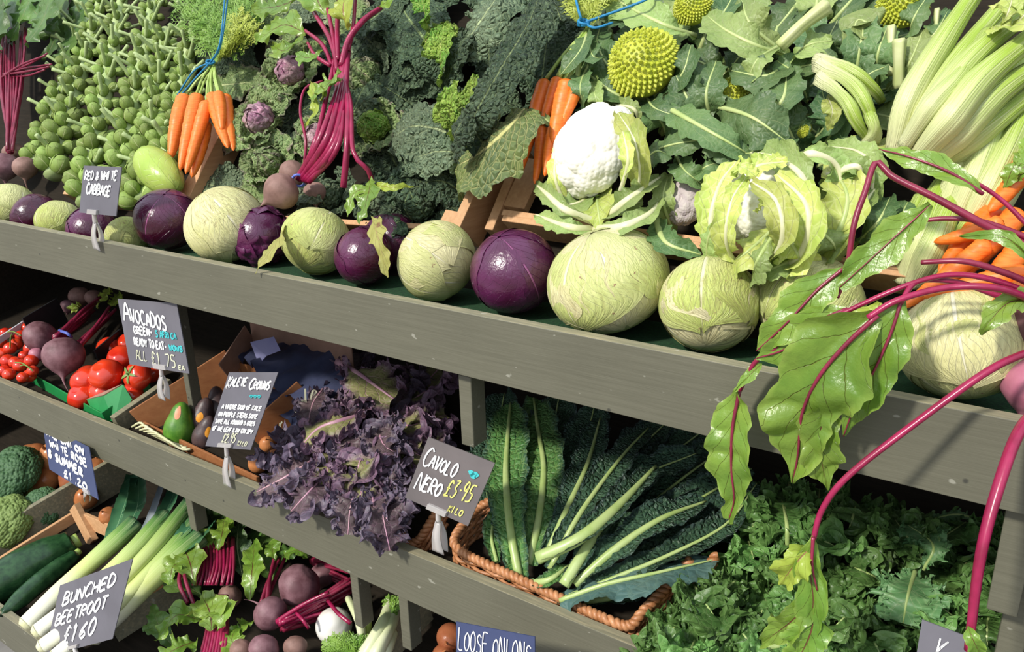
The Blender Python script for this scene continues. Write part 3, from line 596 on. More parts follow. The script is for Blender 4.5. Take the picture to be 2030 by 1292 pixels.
savoy(740, 250, 48, .09, 'yellow-green crinkled cabbage right of the hanging beet stalks', 'savoy_bright', 'jking', 21, n=9, open_=.9, lm2='savoy_grey')
savoy(650, 385, 45, .06, 'small dark crinkled cabbage above the yellowish white cabbage', 'savoy_grey', 'savoy_grey', 23, n=7, open_=1)
savoy(830, 395, 62, .06, 'very dark savoy cabbage behind the round pale cabbage', 'savoy', 'savoy', 27, n=9, open_=1)
savoy(760, 395, 45, .05, 'dark crinkled cabbage under the hanging torn beet leaf', 'savoy_grey', 'savoy', 28, n=7, open_=1)
# big dark savoy with explicit leaves
def bigsavoy(label, hx, hy, hr_, off, hm, ls, seed):
    c = TP(hx, hy, off); root = thing('savoy_cabbage', label, 'cabbage', c, 'crinkled cabbages on the upper rack')
    head(root, c, hr_ * mpp(c), VM[hm], (-.1, .75, -.6), seed, n=5, core='heart', part='heart_leaf', crin=.006, cf=35, lift=.1, frill=.03)
    for i, (pts, wpx, m, kw) in enumerate(ls):
        k = dict(prof=[(0, .3), (.15, .65), (.45, 1), (.75, .95), (.92, .6), (1, .2)], nu=60, nv=34, cup=-.35, ruf=.10, rf=2, jag=.06, crin=.008, cf=34, frill=.03, seed=seed * 11 + i); k.update(kw)
        pleaf('outer_leaf', pts, wpx, m, root, **k)
    return root
bigsavoy('big dark savoy cabbage with a bright yellow-green inner leaf at top centre', 880, 90, 40, .10, 'savoy_bright', [
    ([(900, 170, .06), (850, 90, .12), (800, 20, .09), (790, -30, .06)], 70, 'savoy', {}),
    ([(880, 180, .05), (820, 130, .09), (790, 150, .1)], 62, 'savoy', {}),
    ([(880, 170, .10), (872, 110, .17), (880, 50, .16)], 36, 'savoy_bright', dict(cup=.6)),
    ([(880, 180, .11), (905, 110, .16), (930, 60, .16)], 34, 'savoy', dict(cup=.4)),
    ([(900, 120, .13), (960, 30, .18), (1010, -40, .14)], 72, 'savoy_grey', dict(cup=-.6)),
    ([(850, 60, .12), (840, 20, .18), (835, -20, .16)], 22, 'savoy_bright', dict(cup=.6, seed=4))], 31)
bigsavoy('large dark savoy cabbage opened like a fan with bright green curls in its fold', 905, 230, 42, .09, 'savoy_bright', [
    ([(960, 330, .05), (900, 270, .10), (820, 250, .12), (770, 280, .08)], 72, 'savoy_grey', {}),
    ([(960, 330, .06), (880, 300, .12), (800, 320, .10)], 50, 'savoy_grey', {}),
    ([(920, 290, .08), (890, 220, .18), (905, 160, .20)], 30, 'savoy_bright', dict(cup=.7, frill=.06)),
    ([(930, 300, .10), (925, 220, .20), (945, 150, .21)], 26, 'savoy_bright', dict(cup=.6)),
    ([(1000, 330, .08), (940, 250, .20), (985, 150, .24), (1050, 40, .20), (1075, -30, .15)], 62, 'savoy', dict(cup=-.6, nu=90)),
    ([(1070, 260, .05), (1075, 150, .10), (1090, 40, .09)], 60, 'savoy', {}),
    ([(1040, 215, .17), (1005, 255, .20), (955, 300, .17), (905, 330, .10)], 92, 'savoy_under', dict(crin=.003, cup=-.5)),
    ([(910, 310, .16), (900, 270, .22), (930, 220, .235)], 44, 'savoy', dict(cup=-.8))], 41)
for k, (pts, w_, m, lab) in enumerate([
    ([(700, 60, .06), (760, 20, .1), (800, -30, .08)], 50, 'savoy', 'dark crinkled leaf at the top between beet leaves and savoy'),
    ([(1100, 200, .02), (1120, 80, .05), (1090, -20, .06)], 60, 'savoy', 'dark crinkled leaf hanging in the shade left of the right carrot bunch twine'),
    ([(940, 400, .03), (880, 360, .08), (830, 365, .08)], 50, 'savoy', 'very dark crinkled leaf in the shadow over the middle crate board'),
    ([(640, 400, .09), (600, 385, .11), (560, 395, .08)], 26, 'savoy_grey', 'crinkled grey leaf lying on the cabbages beside the round brown beetroot')]):
    o = pleaf('loose_leaf', pts, w_, m, None, ruf=.1, rf=2, jag=.06, crin=.008, cf=34, nu=50, nv=26, frill=.03); tag(o, lab, 'leaf')

# leaves filling the heap between the heads
rf_ = random.Random(77)
for i in range(34):
    x, y = 455 + 85 * (i % 8) + rf_.uniform(-25, 25), 0 + 95 * (i // 8) + rf_.uniform(-25, 25)
    if y > 400 or (x > 1000 and y > 200): continue
    t = rf_.uniform(0, 6.28); dx, dy = math.cos(t) * 62, math.sin(t) * 62; m = 'savoy' if x > 760 else rf_.choice(['jking', 'savoy_grey', 'savoy'])
    o = pleaf('cabbage_leaf', [(x - dx, y - dy, .012), (x, y, .05), (x + dx, y + dy, .035)], 52, m, None, ruf=.14, rf=2, jag=.08, crin=.007, cf=36, nu=44, nv=24, frill=.05, seed=900 + i)
    z_ = zone(x, y, [['top edge, left of the magenta stalks', 'top edge above the big savoys'], ['carrots and the magenta stalks', 'opened savoy'], ['crumpled red cabbage', 'round pale cabbage']], [700], [110, 260])
    tag(o, ('crinkled leaf deep in the heap at the ' if y < 110 else 'crinkled leaf deep in the heap between the ' if y < 260 and x < 700 else 'crinkled leaf deep in the heap behind the ') + z_, 'cabbage leaf', 'deep cabbage leaves, ' + z_)

# middle beet bunch with magenta stalks
K = TP(592, 358, .15); b = thing('beetroot_bunch', 'beetroot bunch with long magenta stalks lying over the crinkled cabbages', 'beetroot bunch', K)
beetroot(b, TP(557, 380, .17), 37 * mpp(TP(557, 380, .17)), (-.3, -.7, -.4), 12, 'beet_b', .3)
beetroot(b, TP(580, 345, .11), 28 * mpp(TP(570, 350, .1)), (-.5, -.2, -.5), 13, 'beet_b', .5)
beetroot(b, TP(625, 383, .09), 24 * mpp(TP(620, 390, .1)), (.2, -.2, -.8), 14, 'beet_b', .5)
for i, (q, w_) in enumerate([([(592, 355, .15), (630, 285, .2), (665, 190, .2), (680, 120, .18)], 7), ([(597, 355, .15), (645, 280, .21), (672, 190, .2), (685, 110, .18)], 7), ([(603, 357, .15), (655, 290, .2), (680, 200, .2), (690, 100, .18)], 7),
        ([(608, 358, .15), (650, 310, .2), (676, 240, .2), (660, 120, .18)], 6), ([(590, 352, .15), (622, 290, .2), (645, 200, .2), (665, 110, .18)], 5), ([(612, 360, .16), (665, 300, .2), (680, 220, .2), (668, 100, .18)], 5),
        ([(600, 350, .15), (606, 280, .18), (595, 220, .19), (605, 175, .18), (640, 160, .17)], 3), ([(604, 350, .14), (615, 300, .18), (640, 230, .2), (650, 160, .18)], 3),
        ([(680, 372, .16), (688, 280, .2), (688, 190, .2), (672, 110, .18)], 6.5), ([(738, 362, .14), (728, 335, .17), (700, 300, .2), (694, 200, .2), (672, 120, .18)], 4.5),
        ([(665, 150, .18), (640, 90, .19), (605, 60, .18)], 4.5), ([(672, 150, .18), (655, 80, .2), (620, 20, .19), (600, -20, .17)], 5), ([(668, 140, .19), (660, 70, .2), (645, 0, .2)], 4.5), ([(676, 130, .19), (690, 80, .2), (720, 40, .2), (755, 15, .17)], 6),
        ([(670, 120, .19), (668, 60, .2), (672, -20, .18)], 5), ([(655, 130, .19), (625, 110, .2), (610, 85, .18)], 4), ([(690, 100, .19), (700, 50, .2), (705, -20, .18)], 4)]):
    P = path(TOP, q); m = mpp(P[0]); tube('stalk', P, [w_ * m * 1.05, w_ * m, w_ * m * .8], VM['bstalk'], b, seg=9, n=26, crescent=.3)
tube('rubber_band', [K + .016 * (math.cos(t) * TOP.n + math.sin(t) * V(.8, 0, .6)) for t in np.linspace(0, 6.2, 14)], .003, VM['band'], b, seg=6, n=30)
for i, (q, w_, m) in enumerate([([(680, 160, .20), (650, 165, .23), (615, 195, .21)], 24, 'bleaf'), ([(675, 140, .21), (645, 175, .24), (640, 200, .2)], 16, 'bleaf'), ([(605, 65, .18), (560, 50, .19), (505, 85, .16)], 30, 'bleaf'), ([(600, 70, .18), (565, 100, .19), (540, 90, .17)], 20, 'bleaf'),
        ([(600, -10, .18), (560, 10, .19), (500, 20, .17)], 30, 'bleaf'), ([(645, 30, .2), (625, -10, .22), (620, -50, .2)], 30, 'bleaf'), ([(690, 60, .2), (680, 20, .23), (690, -40, .2)], 28, 'bleaf_y'), ([(755, 15, .18), (775, -10, .2), (780, -50, .18)], 26, 'bleaf'),
        ([(735, 355, .15), (730, 385, .17), (712, 445, .17)], 22, 'bleaf'), ([(736, 370, .15), (700, 385, .16), (690, 430, .15)], 14, 'bleaf'), ([(738, 365, .16), (780, 372, .16), (820, 368, .13)], 9, 'bleaf_y'), ([(615, 160, .19), (625, 215, .2), (600, 260, .17)], 12, 'bleaf_y'), ([(640, 100, .2), (610, 115, .21), (590, 105, .19)], 16, 'bleaf')]):
    pleaf('leaf', q, w_, m, b, prof=BEETL, ruf=.22, rf=3, jag=.22, jf=5, crin=.004, cf=22, cup=.3)
# withered leaves over the row
for pts, w_, lab in [([(575, 440, .12), (545, 485, .13), (505, 543, .085)], 15, 'withered yellow beet leaf drooping over the front board by the crumpled red cabbage'),
                     ([(738, 430, .12), (752, 480, .125), (768, 550, .09)], 22, 'withered yellow-brown leaf lying on the violet red cabbage')]:
    P = [at(x, y, z_) for (x, y, _), z_ in zip(pts, (.1, .03, -.012) if pts[0][0] < 600 else (.09, .04, .03))]
    o = leaf('loose_leaf', P, w_ * mpp(P[1]), VM['wither'], None, prof=BEETL, hint=(0, -1, .4), ruf=.2, rf=3, jag=.25, jf=4, crin=.004, cf=22, seed=int(pts[0][0])); tag(o, lab, 'leaf')
# ================================================================== upper rack, right half: cauliflowers, romanesco, celery
CP = [(0, .12), (.12, .35), (.35, .85), (.6, 1), (.85, .8), (.96, .4), (1, .1)]
# ribbed leaf: blade + thick pale midrib
def ribleaf(root, q, wpx, m='cleaf', rib='rib', rr=None, part='leaf', pl=None, **k):
    k.setdefault('prof', CP); k.setdefault('ruf', .16); k.setdefault('rf', 2); k.setdefault('jag', .10); k.setdefault('crin', .003); k.setdefault('cf', 22); k.setdefault('cup', .35); k.setdefault('nu', 44); k.setdefault('nv', 16)
    o = pleaf(part, q, wpx, m, root, pl=pl, **k); P = path(pl or TOP, q); mm = mpp(P[0]); rr = rr or wpx * .11
    tube('midrib', P, [rr * mm * 1.2, rr * mm * .75, rr * mm * .2], VM[rib], o, seg=8, n=20, flat=.7)
    return o
def caul(name, label, px, py, r, off, seed, ax, curd='curd', sq=(1, 1, .75), leaves=(), kind='curd', group='cauliflowers on the upper rack', n1=46):
    c = TP(px, py, off); R = r * mpp(c); root = thing(name, label, 'romanesco' if kind == 'rom' else 'cauliflower', c, group)
    if kind == 'rom': obj('curd', romanesco_me('curd', c, R, nrm(np.array(ax, float)), seed), VM['romanesco'], root)
    elif kind == 'curd': obj('curd', curd_me('curd', c, R, nrm(np.array(ax, float)), seed, n1=n1, sq=sq), VM[curd], root)
    for L in leaves:
        L = dict(L); q = L.pop('q'); w_ = L.pop('w'); ribleaf(root, q, w_, **L)
    return root
D = dict
caul('cauliflower', 'bright white cauliflower with its leaves peeled down, on top of the biggest white cabbage', 1180, 300, 95, .12, 3, (-.35, -.7, .62), sq=(.92, 1.05, .8), leaves=[
    D(q=[(1200, 430, .06), (1262, 380, .14), (1262, 290, .20), (1225, 222, .17)], w=34, m='cleaf_y', rib='rib_w', cup=.9, frill=.06, ruf=.2),
    D(q=[(1190, 440, .10), (1245, 395, .17), (1310, 350, .13)], w=30, m='cleaf_l', rib='rib_w', rr=10, cup=.5),
    D(q=[(1180, 440, .12), (1120, 415, .17), (1085, 385, .16), (1062, 365, .12)], w=20, m='cleaf_l', rib='rib_w', rr=8, cup=.6, frill=.05),
    D(q=[(1190, 455, .10), (1130, 450, .16), (1062, 425, .13)], w=24, m='cleaf_l', rib='rib_w', rr=9, cup=.5, frill=.04),
    D(q=[(1180, 455, .12), (1230, 450, .18), (1285, 425, .16), (1310, 395, .12)], w=26, m='cleaf_l', rib='rib_w', rr=11, cup=.6, frill=.04),
    D(q=[(1140, 440, .07), (1100, 350, .15), (1115, 270, .14)], w=16, m='cleaf_y', rib='rib_w', rr=4, cup=.5, frill=.06),
    D(q=[(1230, 380, .16), (1245, 320, .22), (1235, 260, .22)], w=18, m='cleaf_y', rib='rib_w', rr=5, cup=.8, frill=.04),
    D(q=[(1270, 250, .10), (1255, 215, .14), (1205, 205, .12)], w=18, m='cleaf_l', rib='rib_w', rr=4, cup=.5, frill=.06),
    D(q=[(1185, 380, .05), (1150, 400, .11), (1105, 410, .13)], w=34, m='cleaf_l', rib='rib_w', rr=5, cup=.4), D(q=[(1185, 380, .05), (1230, 405, .12), (1275, 400, .12)], w=34, m='cleaf_l', rib='rib_w', rr=5, cup=.4), D(q=[(1180, 360, .05), (1185, 410, .12), (1190, 450, .14)], w=40, m='cleaf_y', rib='rib', rr=4, cup=.4),
    D(q=[(1060, 240, .10), (1075, 232, .14), (1095, 250, .14)], w=11, m='cleaf_l', rib='rib', rr=5, cup=.9)])
# second cauliflower, wrapped in its leaves
root = caul('cauliflower', 'large cauliflower half wrapped in curled yellow-green leaves right of the middle', 1520, 400, 92, .11, 5, (-.25, -.75, .6), sq=(1, 1, .8), leaves=[
    D(q=[(1530, 540, .10), (1590, 500, .20), (1600, 410, .24), (1540, 345, .22)], w=42, m='cleaf_y', rib='rib_w', rr=9, cup=1.0, ruf=.12, frill=.03),
    D(q=[(1500, 540, .10), (1550, 480, .22), (1540, 400, .25), (1490, 360, .22)], w=34, m='cleaf_y', rib='rib_w', rr=8, cup=.9, frill=.05),
    D(q=[(1440, 520, .10), (1410, 450, .16), (1425, 370, .18), (1460, 320, .16)], w=36, m='cleaf_y', rib='rib_w', rr=7, cup=.8, frill=.06),
    D(q=[(1470, 540, .11), (1440, 480, .20), (1450, 400, .23), (1480, 350, .20)], w=30, m='cleaf_y', rib='rib_w', rr=5, cup=.8, frill=.08),
    D(q=[(1580, 530, .08), (1650, 480, .14), (1680, 390, .16), (1640, 320, .15)], w=48, m='cleaf_y', rib='rib', rr=7, cup=.8, frill=.05),
    D(q=[(1600, 420, .15), (1590, 350, .2), (1530, 310, .17), (1460, 300, .12)], w=40, m='cleaf_l', rib='rib_w', rr=7, cup=.8, frill=.04),
    D(q=[(1480, 360, .19), (1500, 330, .22), (1560, 320, .2)], w=26, m='cleaf_y', rib='rib_w', rr=5, cup=.6, frill=.10),
    D(q=[(1560, 430, .14), (1480, 500, .19), (1450, 520, .13)], w=44, m='cleaf_y', rib='rib', rr=4, cup=-.6, frill=.05), D(q=[(1540, 440, .14), (1580, 500, .20), (1590, 540, .13)], w=46, m='cleaf_y', rib='rib', rr=5, cup=-.6, frill=.04), D(q=[(1600, 440, .12), (1650, 480, .16), (1660, 520, .1)], w=40, m='cleaf_l', rib='rib', rr=4, cup=-.6, frill=.05), D(q=[(1500, 420, .2), (1520, 400, .24), (1560, 420, .23)], w=20, m='cleaf_y', rib='rib', rr=2, cup=.8, frill=.14), D(q=[(1460, 350, .2), (1470, 330, .23), (1500, 350, .22)], w=20, m='cleaf_y', rib='rib', rr=2, cup=.8, frill=.14),
    D(q=[(1530, 470, .20), (1500, 520, .20), (1490, 560, .14)], w=34, m='cleaf_l', rib='rib', rr=4, cup=-.6, frill=.03),
    D(q=[(1440, 420, .20), (1405, 470, .19), (1400, 545, .12)], w=26, m='cleaf_l', rib='rib', rr=3, cup=-.6, frill=.06),
    D(q=[(1620, 500, .12), (1560, 520, .17), (1500, 545, .17)], w=32, m='cleaf_l', rib='rib', rr=6, cup=-.6, frill=.02),
    D(q=[(1640, 350, .15), (1700, 330, .17), (1710, 380, .12)], w=26, m='cleaf_l', rib='rib_w', rr=8, cup=.6),
    D(q=[(1580, 320, .18), (1610, 305, .2), (1660, 330, .17), (1670, 400, .14)], w=30, m='cleaf_l', rib='rib_w', rr=9, cup=.6)])
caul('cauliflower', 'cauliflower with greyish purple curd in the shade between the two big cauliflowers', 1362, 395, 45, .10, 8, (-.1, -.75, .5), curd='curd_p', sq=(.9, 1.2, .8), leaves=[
    D(q=[(1300, 430, .10), (1320, 480, .16), (1390, 505, .14)], w=30, m='cleaf', rib='rib', rr=7, cup=.8, ruf=.05), D(q=[(1340, 470, .06), (1315, 400, .13), (1325, 345, .12)], w=26, m='cleaf_l', rib='rib', rr=4, cup=.6), D(q=[(1380, 350, .1), (1400, 330, .15), (1440, 320, .12)], w=30, m='cleaf', rib='rib', rr=3, cup=.4)])
caul('cauliflower', 'shaded cauliflower with folded dark leaves right of the wrapped cauliflower', 1700, 400, 46, .07, 9, (.1, -.75, .5), kind='none', leaves=[
    D(q=[(1650, 480, .08), (1690, 430, .15), (1735, 375, .13)], w=30, m='cleaf_l', rib='rib_w', rr=10, cup=.9), D(q=[(1690, 490, .08), (1740, 440, .14), (1765, 390, .1)], w=30, m='cleaf', rib='rib', rr=4, cup=.7), D(q=[(1650, 480, .06), (1650, 400, .13), (1690, 330, .14)], w=34, m='cleaf_l', rib='rib', rr=5, cup=.7, frill=.05),
    D(q=[(1700, 480, .1), (1760, 470, .13), (1800, 400, .1)], w=30, m='cleaf', rib='rib', rr=4, cup=.6), D(q=[(1720, 460, .09), (1730, 340, .14), (1700, 300, .15), (1640, 290, .12)], w=30, m='cleaf_l', rib='rib_w', rr=5, cup=.5, frill=.06)])
# romanescos
caul('romanesco', 'large lime-green romanesco with spiral cones above the white cauliflower', 1276, 128, 72, .14, 2, (-.15, -.8, .6), kind='rom', group='romanescos on the upper rack', leaves=[
    D(q=[(1290, 200, .06), (1230, 190, .13), (1170, 150, .14), (1130, 110, .10)], w=34), D(q=[(1280, 190, .06), (1220, 150, .10), (1185, 90, .12), (1190, 50, .1)], w=32), D(q=[(1300, 190, .06), (1350, 150, .14), (1370, 90, .15)], w=34),
    D(q=[(1280, 190, .08), (1300, 215, .15), (1360, 235, .14)], w=26), D(q=[(1260, 190, .08), (1190, 200, .14), (1150, 175, .12)], w=24, m='cleaf_l'), D(q=[(1270, 60, .09), (1250, 35, .13), (1200, 30, .12)], w=30)])
caul('romanesco', 'small romanesco half hidden under a broad leaf in the middle of the rack', 1452, 195, 42, .09, 4, (-.2, -.75, .6), kind='rom', group='romanescos on the upper rack', leaves=[
    D(q=[(1420, 210, .10), (1490, 232, .17), (1560, 280, .15)], w=60, m='cleaf', rr=6, cup=-.3, tilt=.3), D(q=[(1500, 240, .1), (1550, 200, .15), (1560, 140, .12)], w=40), D(q=[(1430, 180, .06), (1400, 130, .12), (1350, 110, .12)], w=36)])
caul('romanesco', 'romanesco cut off by the top edge of the picture, left of the celery', 1792, 8, 52, .10, 6, (-.2, -.75, .6), kind='rom', group='romanescos on the upper rack', leaves=[
    D(q=[(1790, 90, .05), (1740, 60, .12), (1700, 40, .13), (1690, 100, .12)], w=34, m='cleaf_l'), D(q=[(1800, 100, .06), (1810, 40, .13), (1840, -10, .12)], w=26, m='cleaf'), D(q=[(1800, 110, .06), (1850, 70, .12), (1880, 20, .10)], w=28)])
caul('romanesco', 'yellowish romanesco at the top edge right of the big lime-green one', 1375, 14, 40, .09, 7, (-.2, -.75, .6), kind='rom', group='romanescos on the upper rack', leaves=[
    D(q=[(1380, 70, .08), (1320, 50, .13), (1240, 10, .13), (1200, -20, .1)], w=40, m='cleaf_l'), D(q=[(1390, 60, .06), (1430, 30, .12), (1460, -20, .1)], w=32)])
caul('romanesco', 'tiny romanesco tip peeping out from dark leaves left of the celery root end', 1592, 258, 17, .10, 8, (-.2, -.75, .6), kind='rom', group='romanescos on the upper rack', leaves=[
    D(q=[(1590, 300, .05), (1560, 260, .11), (1550, 200, .11)], w=34), D(q=[(1600, 290, .06), (1640, 240, .12), (1630, 180, .12)], w=34), D(q=[(1600, 300, .08), (1570, 300, .13), (1530, 260, .13)], w=26)])
# broad cauliflower tops: bundles of leaves with cut stumps
def top_bundle(label, ls, stumps, base, group='leafy cauliflower tops on the upper rack'):
    root = thing('cauliflower_greens', label, 'cauliflower leaves', TP(*base, .05), group)
    for L in ls:
        L = dict(zip(('q', 'w', 'm'), L)) if not isinstance(L, dict) else L; L = dict(L); q = L.pop('q'); w_ = L.pop('w'); ribleaf(root, q, w_, **L)
    for a_, b_, r_ in stumps:
        P = path(TOP, [a_, b_]); o = tube('cut_stem', [P[0], (P[0] + P[1]) / 2 + TOP.n * .004, P[1]], [r_ * mpp(P[0]) * .8, r_ * mpp(P[0]) * .75, r_ * mpp(P[0])], VM['stump'], root, seg=16, n=12, ribs=5, ribd=.14, crescent=.3)
    return root
top_bundle('blue-green leafy top draped over the right carrot bunch below the blue twine', [
    ([(1165, 62, .13), (1150, 100, .18), (1110, 150, .17)], 26, 'cleaf'), ([(1165, 70, .13), (1175, 110, .18), (1200, 115, .15)], 22, 'cleaf'), ([(1170, 120, .12), (1150, 170, .17), (1160, 215, .13)], 24, 'cleaf'),
    ([(1165, 140, .12), (1180, 190, .16), (1190, 225, .12)], 20, 'cleaf_l'), ([(1140, 130, .1), (1120, 180, .15), (1140, 210, .12)], 16, 'cleaf_l')], [], (1165, 62))
top_bundle('dark leafy top between the large romanesco and the middle one', [
    ([(1400, 290, .05), (1370, 210, .12), (1340, 150, .14)], 44, 'cleaf'), ([(1420, 260, .06), (1400, 190, .13), (1420, 120, .13)], 40, 'cleaf'), ([(1330, 290, .05), (1310, 240, .12), (1280, 215, .13)], 36, 'cleaf'),
    ([(1305, 300, .08), (1275, 310, .13), (1262, 335, .12)], 34, 'cleaf')], [], (1370, 260))
top_bundle('leafy top whose long ribs sweep right below the small romanesco', [
    D(q=[(1300, 200, .12), (1380, 245, .18), (1450, 285, .17), (1490, 310, .13)], w=36, m='cleaf', rr=6, cup=-.2), D(q=[(1260, 320, .09), (1320, 290, .15), (1400, 275, .16)], w=34, m='cleaf', cup=-.2), D(q=[(1390, 245, .12), (1440, 290, .16), (1500, 300, .13)], w=36, m='cleaf', cup=-.2),
    D(q=[(1270, 330, .12), (1300, 300, .17), (1330, 310, .14)], w=32, m='cleaf', cup=-.3), D(q=[(1390, 330, .10), (1440, 310, .15), (1520, 300, .13)], w=34, m='cleaf'), D(q=[(1340, 310, .10), (1360, 340, .15), (1400, 370, .12)], w=28, m='cleaf')], [], (1380, 290))
top_bundle('grey-green leafy top under the thick pale stump at the top edge', [
    ([(1560, 110, .08), (1500, 90, .14), (1440, 60, .15), (1400, 30, .12)], 40, 'cleaf_l'), ([(1560, 110, .06), (1490, 50, .12), (1470, 0, .12)], 40, 'cleaf_l'), ([(1560, 120, .08), (1520, 150, .14), (1450, 140, .13)], 42, 'cleaf'),
    ([(1570, 120, .08), (1600, 90, .13), (1650, 80, .12)], 40, 'cleaf_l'), ([(1560, 130, .07), (1600, 130, .12), (1660, 110, .12)], 36, 'cleaf'), ([(1545, 90, .1), (1500, 120, .15), (1480, 170, .12)], 30, 'cleaf_l')], [((1545, 92, .15), (1640, 10, .16), 15)], (1560, 110))
top_bundle('leafy top with two short upright cut stems left of the celery', [
    ([(1700, 200, .04), (1700, 130, .11), (1710, 60, .13), (1700, 20, .1)], 34, 'cleaf'), ([(1740, 180, .05), (1740, 110, .12), (1760, 50, .12)], 36, 'cleaf'), ([(1760, 180, .05), (1800, 130, .11), (1830, 60, .12)], 36, 'cleaf_l'), ([(1700, 190, .08), (1720, 150, .13), (1760, 130, .12)], 28, 'cleaf'),
    ([(1650, 150, .05), (1640, 90, .11), (1660, 40, .12)], 34, 'cleaf')], [((1782, 175, .10), (1784, 78, .14), 13), ((1765, 150, .1), (1768, 52, .13), 9), ((1855, 80, .1), (1858, 18, .12), 6)], (1740, 170))
top_bundle('dark leafy top lying right of the middle romanesco with curled edges', [
    ([(1600, 330, .05), (1560, 250, .12), (1540, 190, .13)], 44, 'cleaf'), ([(1610, 320, .05), (1650, 260, .11), (1660, 200, .12)], 40, 'cleaf'), ([(1560, 320, .07), (1500, 280, .12), (1470, 240, .12)], 40, 'cleaf'), ([(1620, 330, .08), (1680, 300, .13), (1720, 270, .12)], 36, 'cleaf'),
    ([(1600, 200, .05), (1580, 150, .11), (1540, 120, .12)], 40, 'cleaf')], [], (1600, 320))
r_ = top_bundle('fan of pale cut leaf bases curving down left of the celery foot', [], [], (1690, 250))
for i, q in enumerate([[(1625, 125, .15), (1690, 160, .18), (1725, 215, .17), (1735, 265, .13)], [(1628, 150, .15), (1675, 190, .18), (1700, 235, .17), (1720, 275, .13)], [(1620, 118, .14), (1680, 130, .17), (1730, 170, .15), (1750, 200, .12)], [(1720, 285, .13), (1735, 250, .16), (1715, 200, .17)]]):
    P = path(TOP, q); m = mpp(P[0]); tube('cut_stem', P, [17 * m, 12 * m, 13 * m, 8 * m], VM['celery'], r_, seg=22, n=24, crescent=.7, ribs=7, ribd=.07, flat=.7, rough=.0015)
for q, w_ in [([(1640, 190, .13), (1650, 220, .16), (1640, 260, .13)], 20), ([(1680, 270, .11), (1740, 290, .13), (1760, 270, .1)], 14)]: pleaf('leaf', q, w_, 'cleaf_y', r_, ruf=.2, rf=3, frill=.05)
ZN = [['above the large romanesco', 'under the top edge of the picture, centre right', 'around the short cut stems'], ['around the large romanesco', 'around the small romanesco', 'behind the pale cut leaf bases'], ['above the white cauliflower', 'between the two big cauliflowers, high up', 'left of the celery foot']]
# filler leaves behind everything, as in a heap
hp = [(1060 + 70 * (i % 11) + rng.uniform(-20, 20), 10 + 75 * (i // 11) + rng.uniform(-20, 20)) for i in range(44)]
wrd = ['top edge', 'upper part', 'middle', 'lower part']
for i, (x, y) in enumerate(hp):
    if x > 1150 and y < 330:
        t = rng.uniform(0, 6.28); d = V(math.cos(t), math.sin(t)) * rng.uniform(45, 70)
        o = ribleaf(thing('cauliflower_leaf', 'cauliflower leaf deep in the heap ' + zone(x, y, ZN, [1400, 1600], [110, 220]), 'leaf', TP(x, y, .02), 'deep cauliflower leaves ' + zone(x, y, ZN, [1400, 1600], [110, 220])), [(x - d[0], y - d[1], .015), (x, y, .05), (x + d[0], y + d[1], .045)], 42, m=rng.choice(['cleaf', 'cleaf', 'cleaf_l']))
# right carrot bunch
root, T2 = carrot_bunch('bunch of orange carrots hanging over the crate corner left of the white cauliflower',
    [((1082, 158), (1028, 350), 16), ((1108, 155), (1075, 250), 15), ((1128, 160), (1095, 285), 21), ((1075, 250), (1060, 365), 12), ((1098, 250), (1080, 350), 12), ((1145, 170), (1112, 250), 13)], (1165, 60), 14, 'hanging carrot bunches', off=.13)
for k in range(4): obj('foliage', fern_me('foliage', [T2, TP(1155 + 5 * k, 25, .15), TP(1140 + 22 * k, -40, .13)], .05, 80 + k), VM['fern_y'], root)
T2f = T2 + TOP.n * .02
string('blue twine tied above the right carrot bunch at the top of the picture', [[T2f, TP(1148, 25, .17), TP(1135, -30, .16)], [T2f, TP(1180, 55, .15), TP(1215, 45, .14)], [T2f, TP(1275, 2, .16), TP(1300, -20, .15)]], T2f, T2f, .0025)

# celery
def celery(label, foot, sts, rpx, group='celery heads at the right', leaves=(), twist=0):
    F0 = TP(*foot); root = thing('celery', label, 'celery', F0, group); m = mpp(F0)
    for i, (q, w_) in enumerate(sts):
        P = path(TOP, q); tube('stalk', P, [w_ * m * .75, w_ * m * 1.1, w_ * m, w_ * m * .8, w_ * m * .7], VM['celery'], root, seg=26, n=34, ribs=9, ribd=.05, crescent=.35, flat=.8, hint=(.2, -.8, .5))
    for q, w_ in leaves: pleaf('leaf', q, w_, 'cleaf_y', root, prof=BEETL, ruf=.25, rf=3, jag=.35, jf=5, crin=.003, cf=30, frill=.05)
    return root
celery('pale green celery head lying diagonally in the upper right corner', (1775, 290, .16), [
    ([(1772, 300, .13), (1800, 200, .17), (1870, 80, .17), (1950, -40, .14)], 24), ([(1790, 310, .12), (1830, 230, .16), (1890, 130, .16), (1980, 20, .13)], 26),
    ([(1800, 300, .16), (1850, 210, .20), (1930, 110, .20), (2040, 20, .17)], 24), ([(1815, 312, .16), (1880, 235, .21), (1950, 150, .21), (2060, 60, .18)], 27),
    ([(1830, 325, .14), (1900, 260, .18), (1980, 180, .18), (2070, 120, .15)], 26), ([(1790, 290, .18), (1845, 210, .22), (1900, 150, .21), (1960, 60, .17)], 18), ([(1850, 330, .10), (1930, 270, .15), (2060, 170, .13)], 24)], 20,
    leaves=[([(1980, 60, .2), (2000, 20, .23), (2010, -20, .2)], 24), ([(2000, 60, .2), (2030, 30, .23), (2060, 0, .2)], 24), ([(1960, 60, .18), (1990, 50, .22), (2030, 60, .2)], 18)])
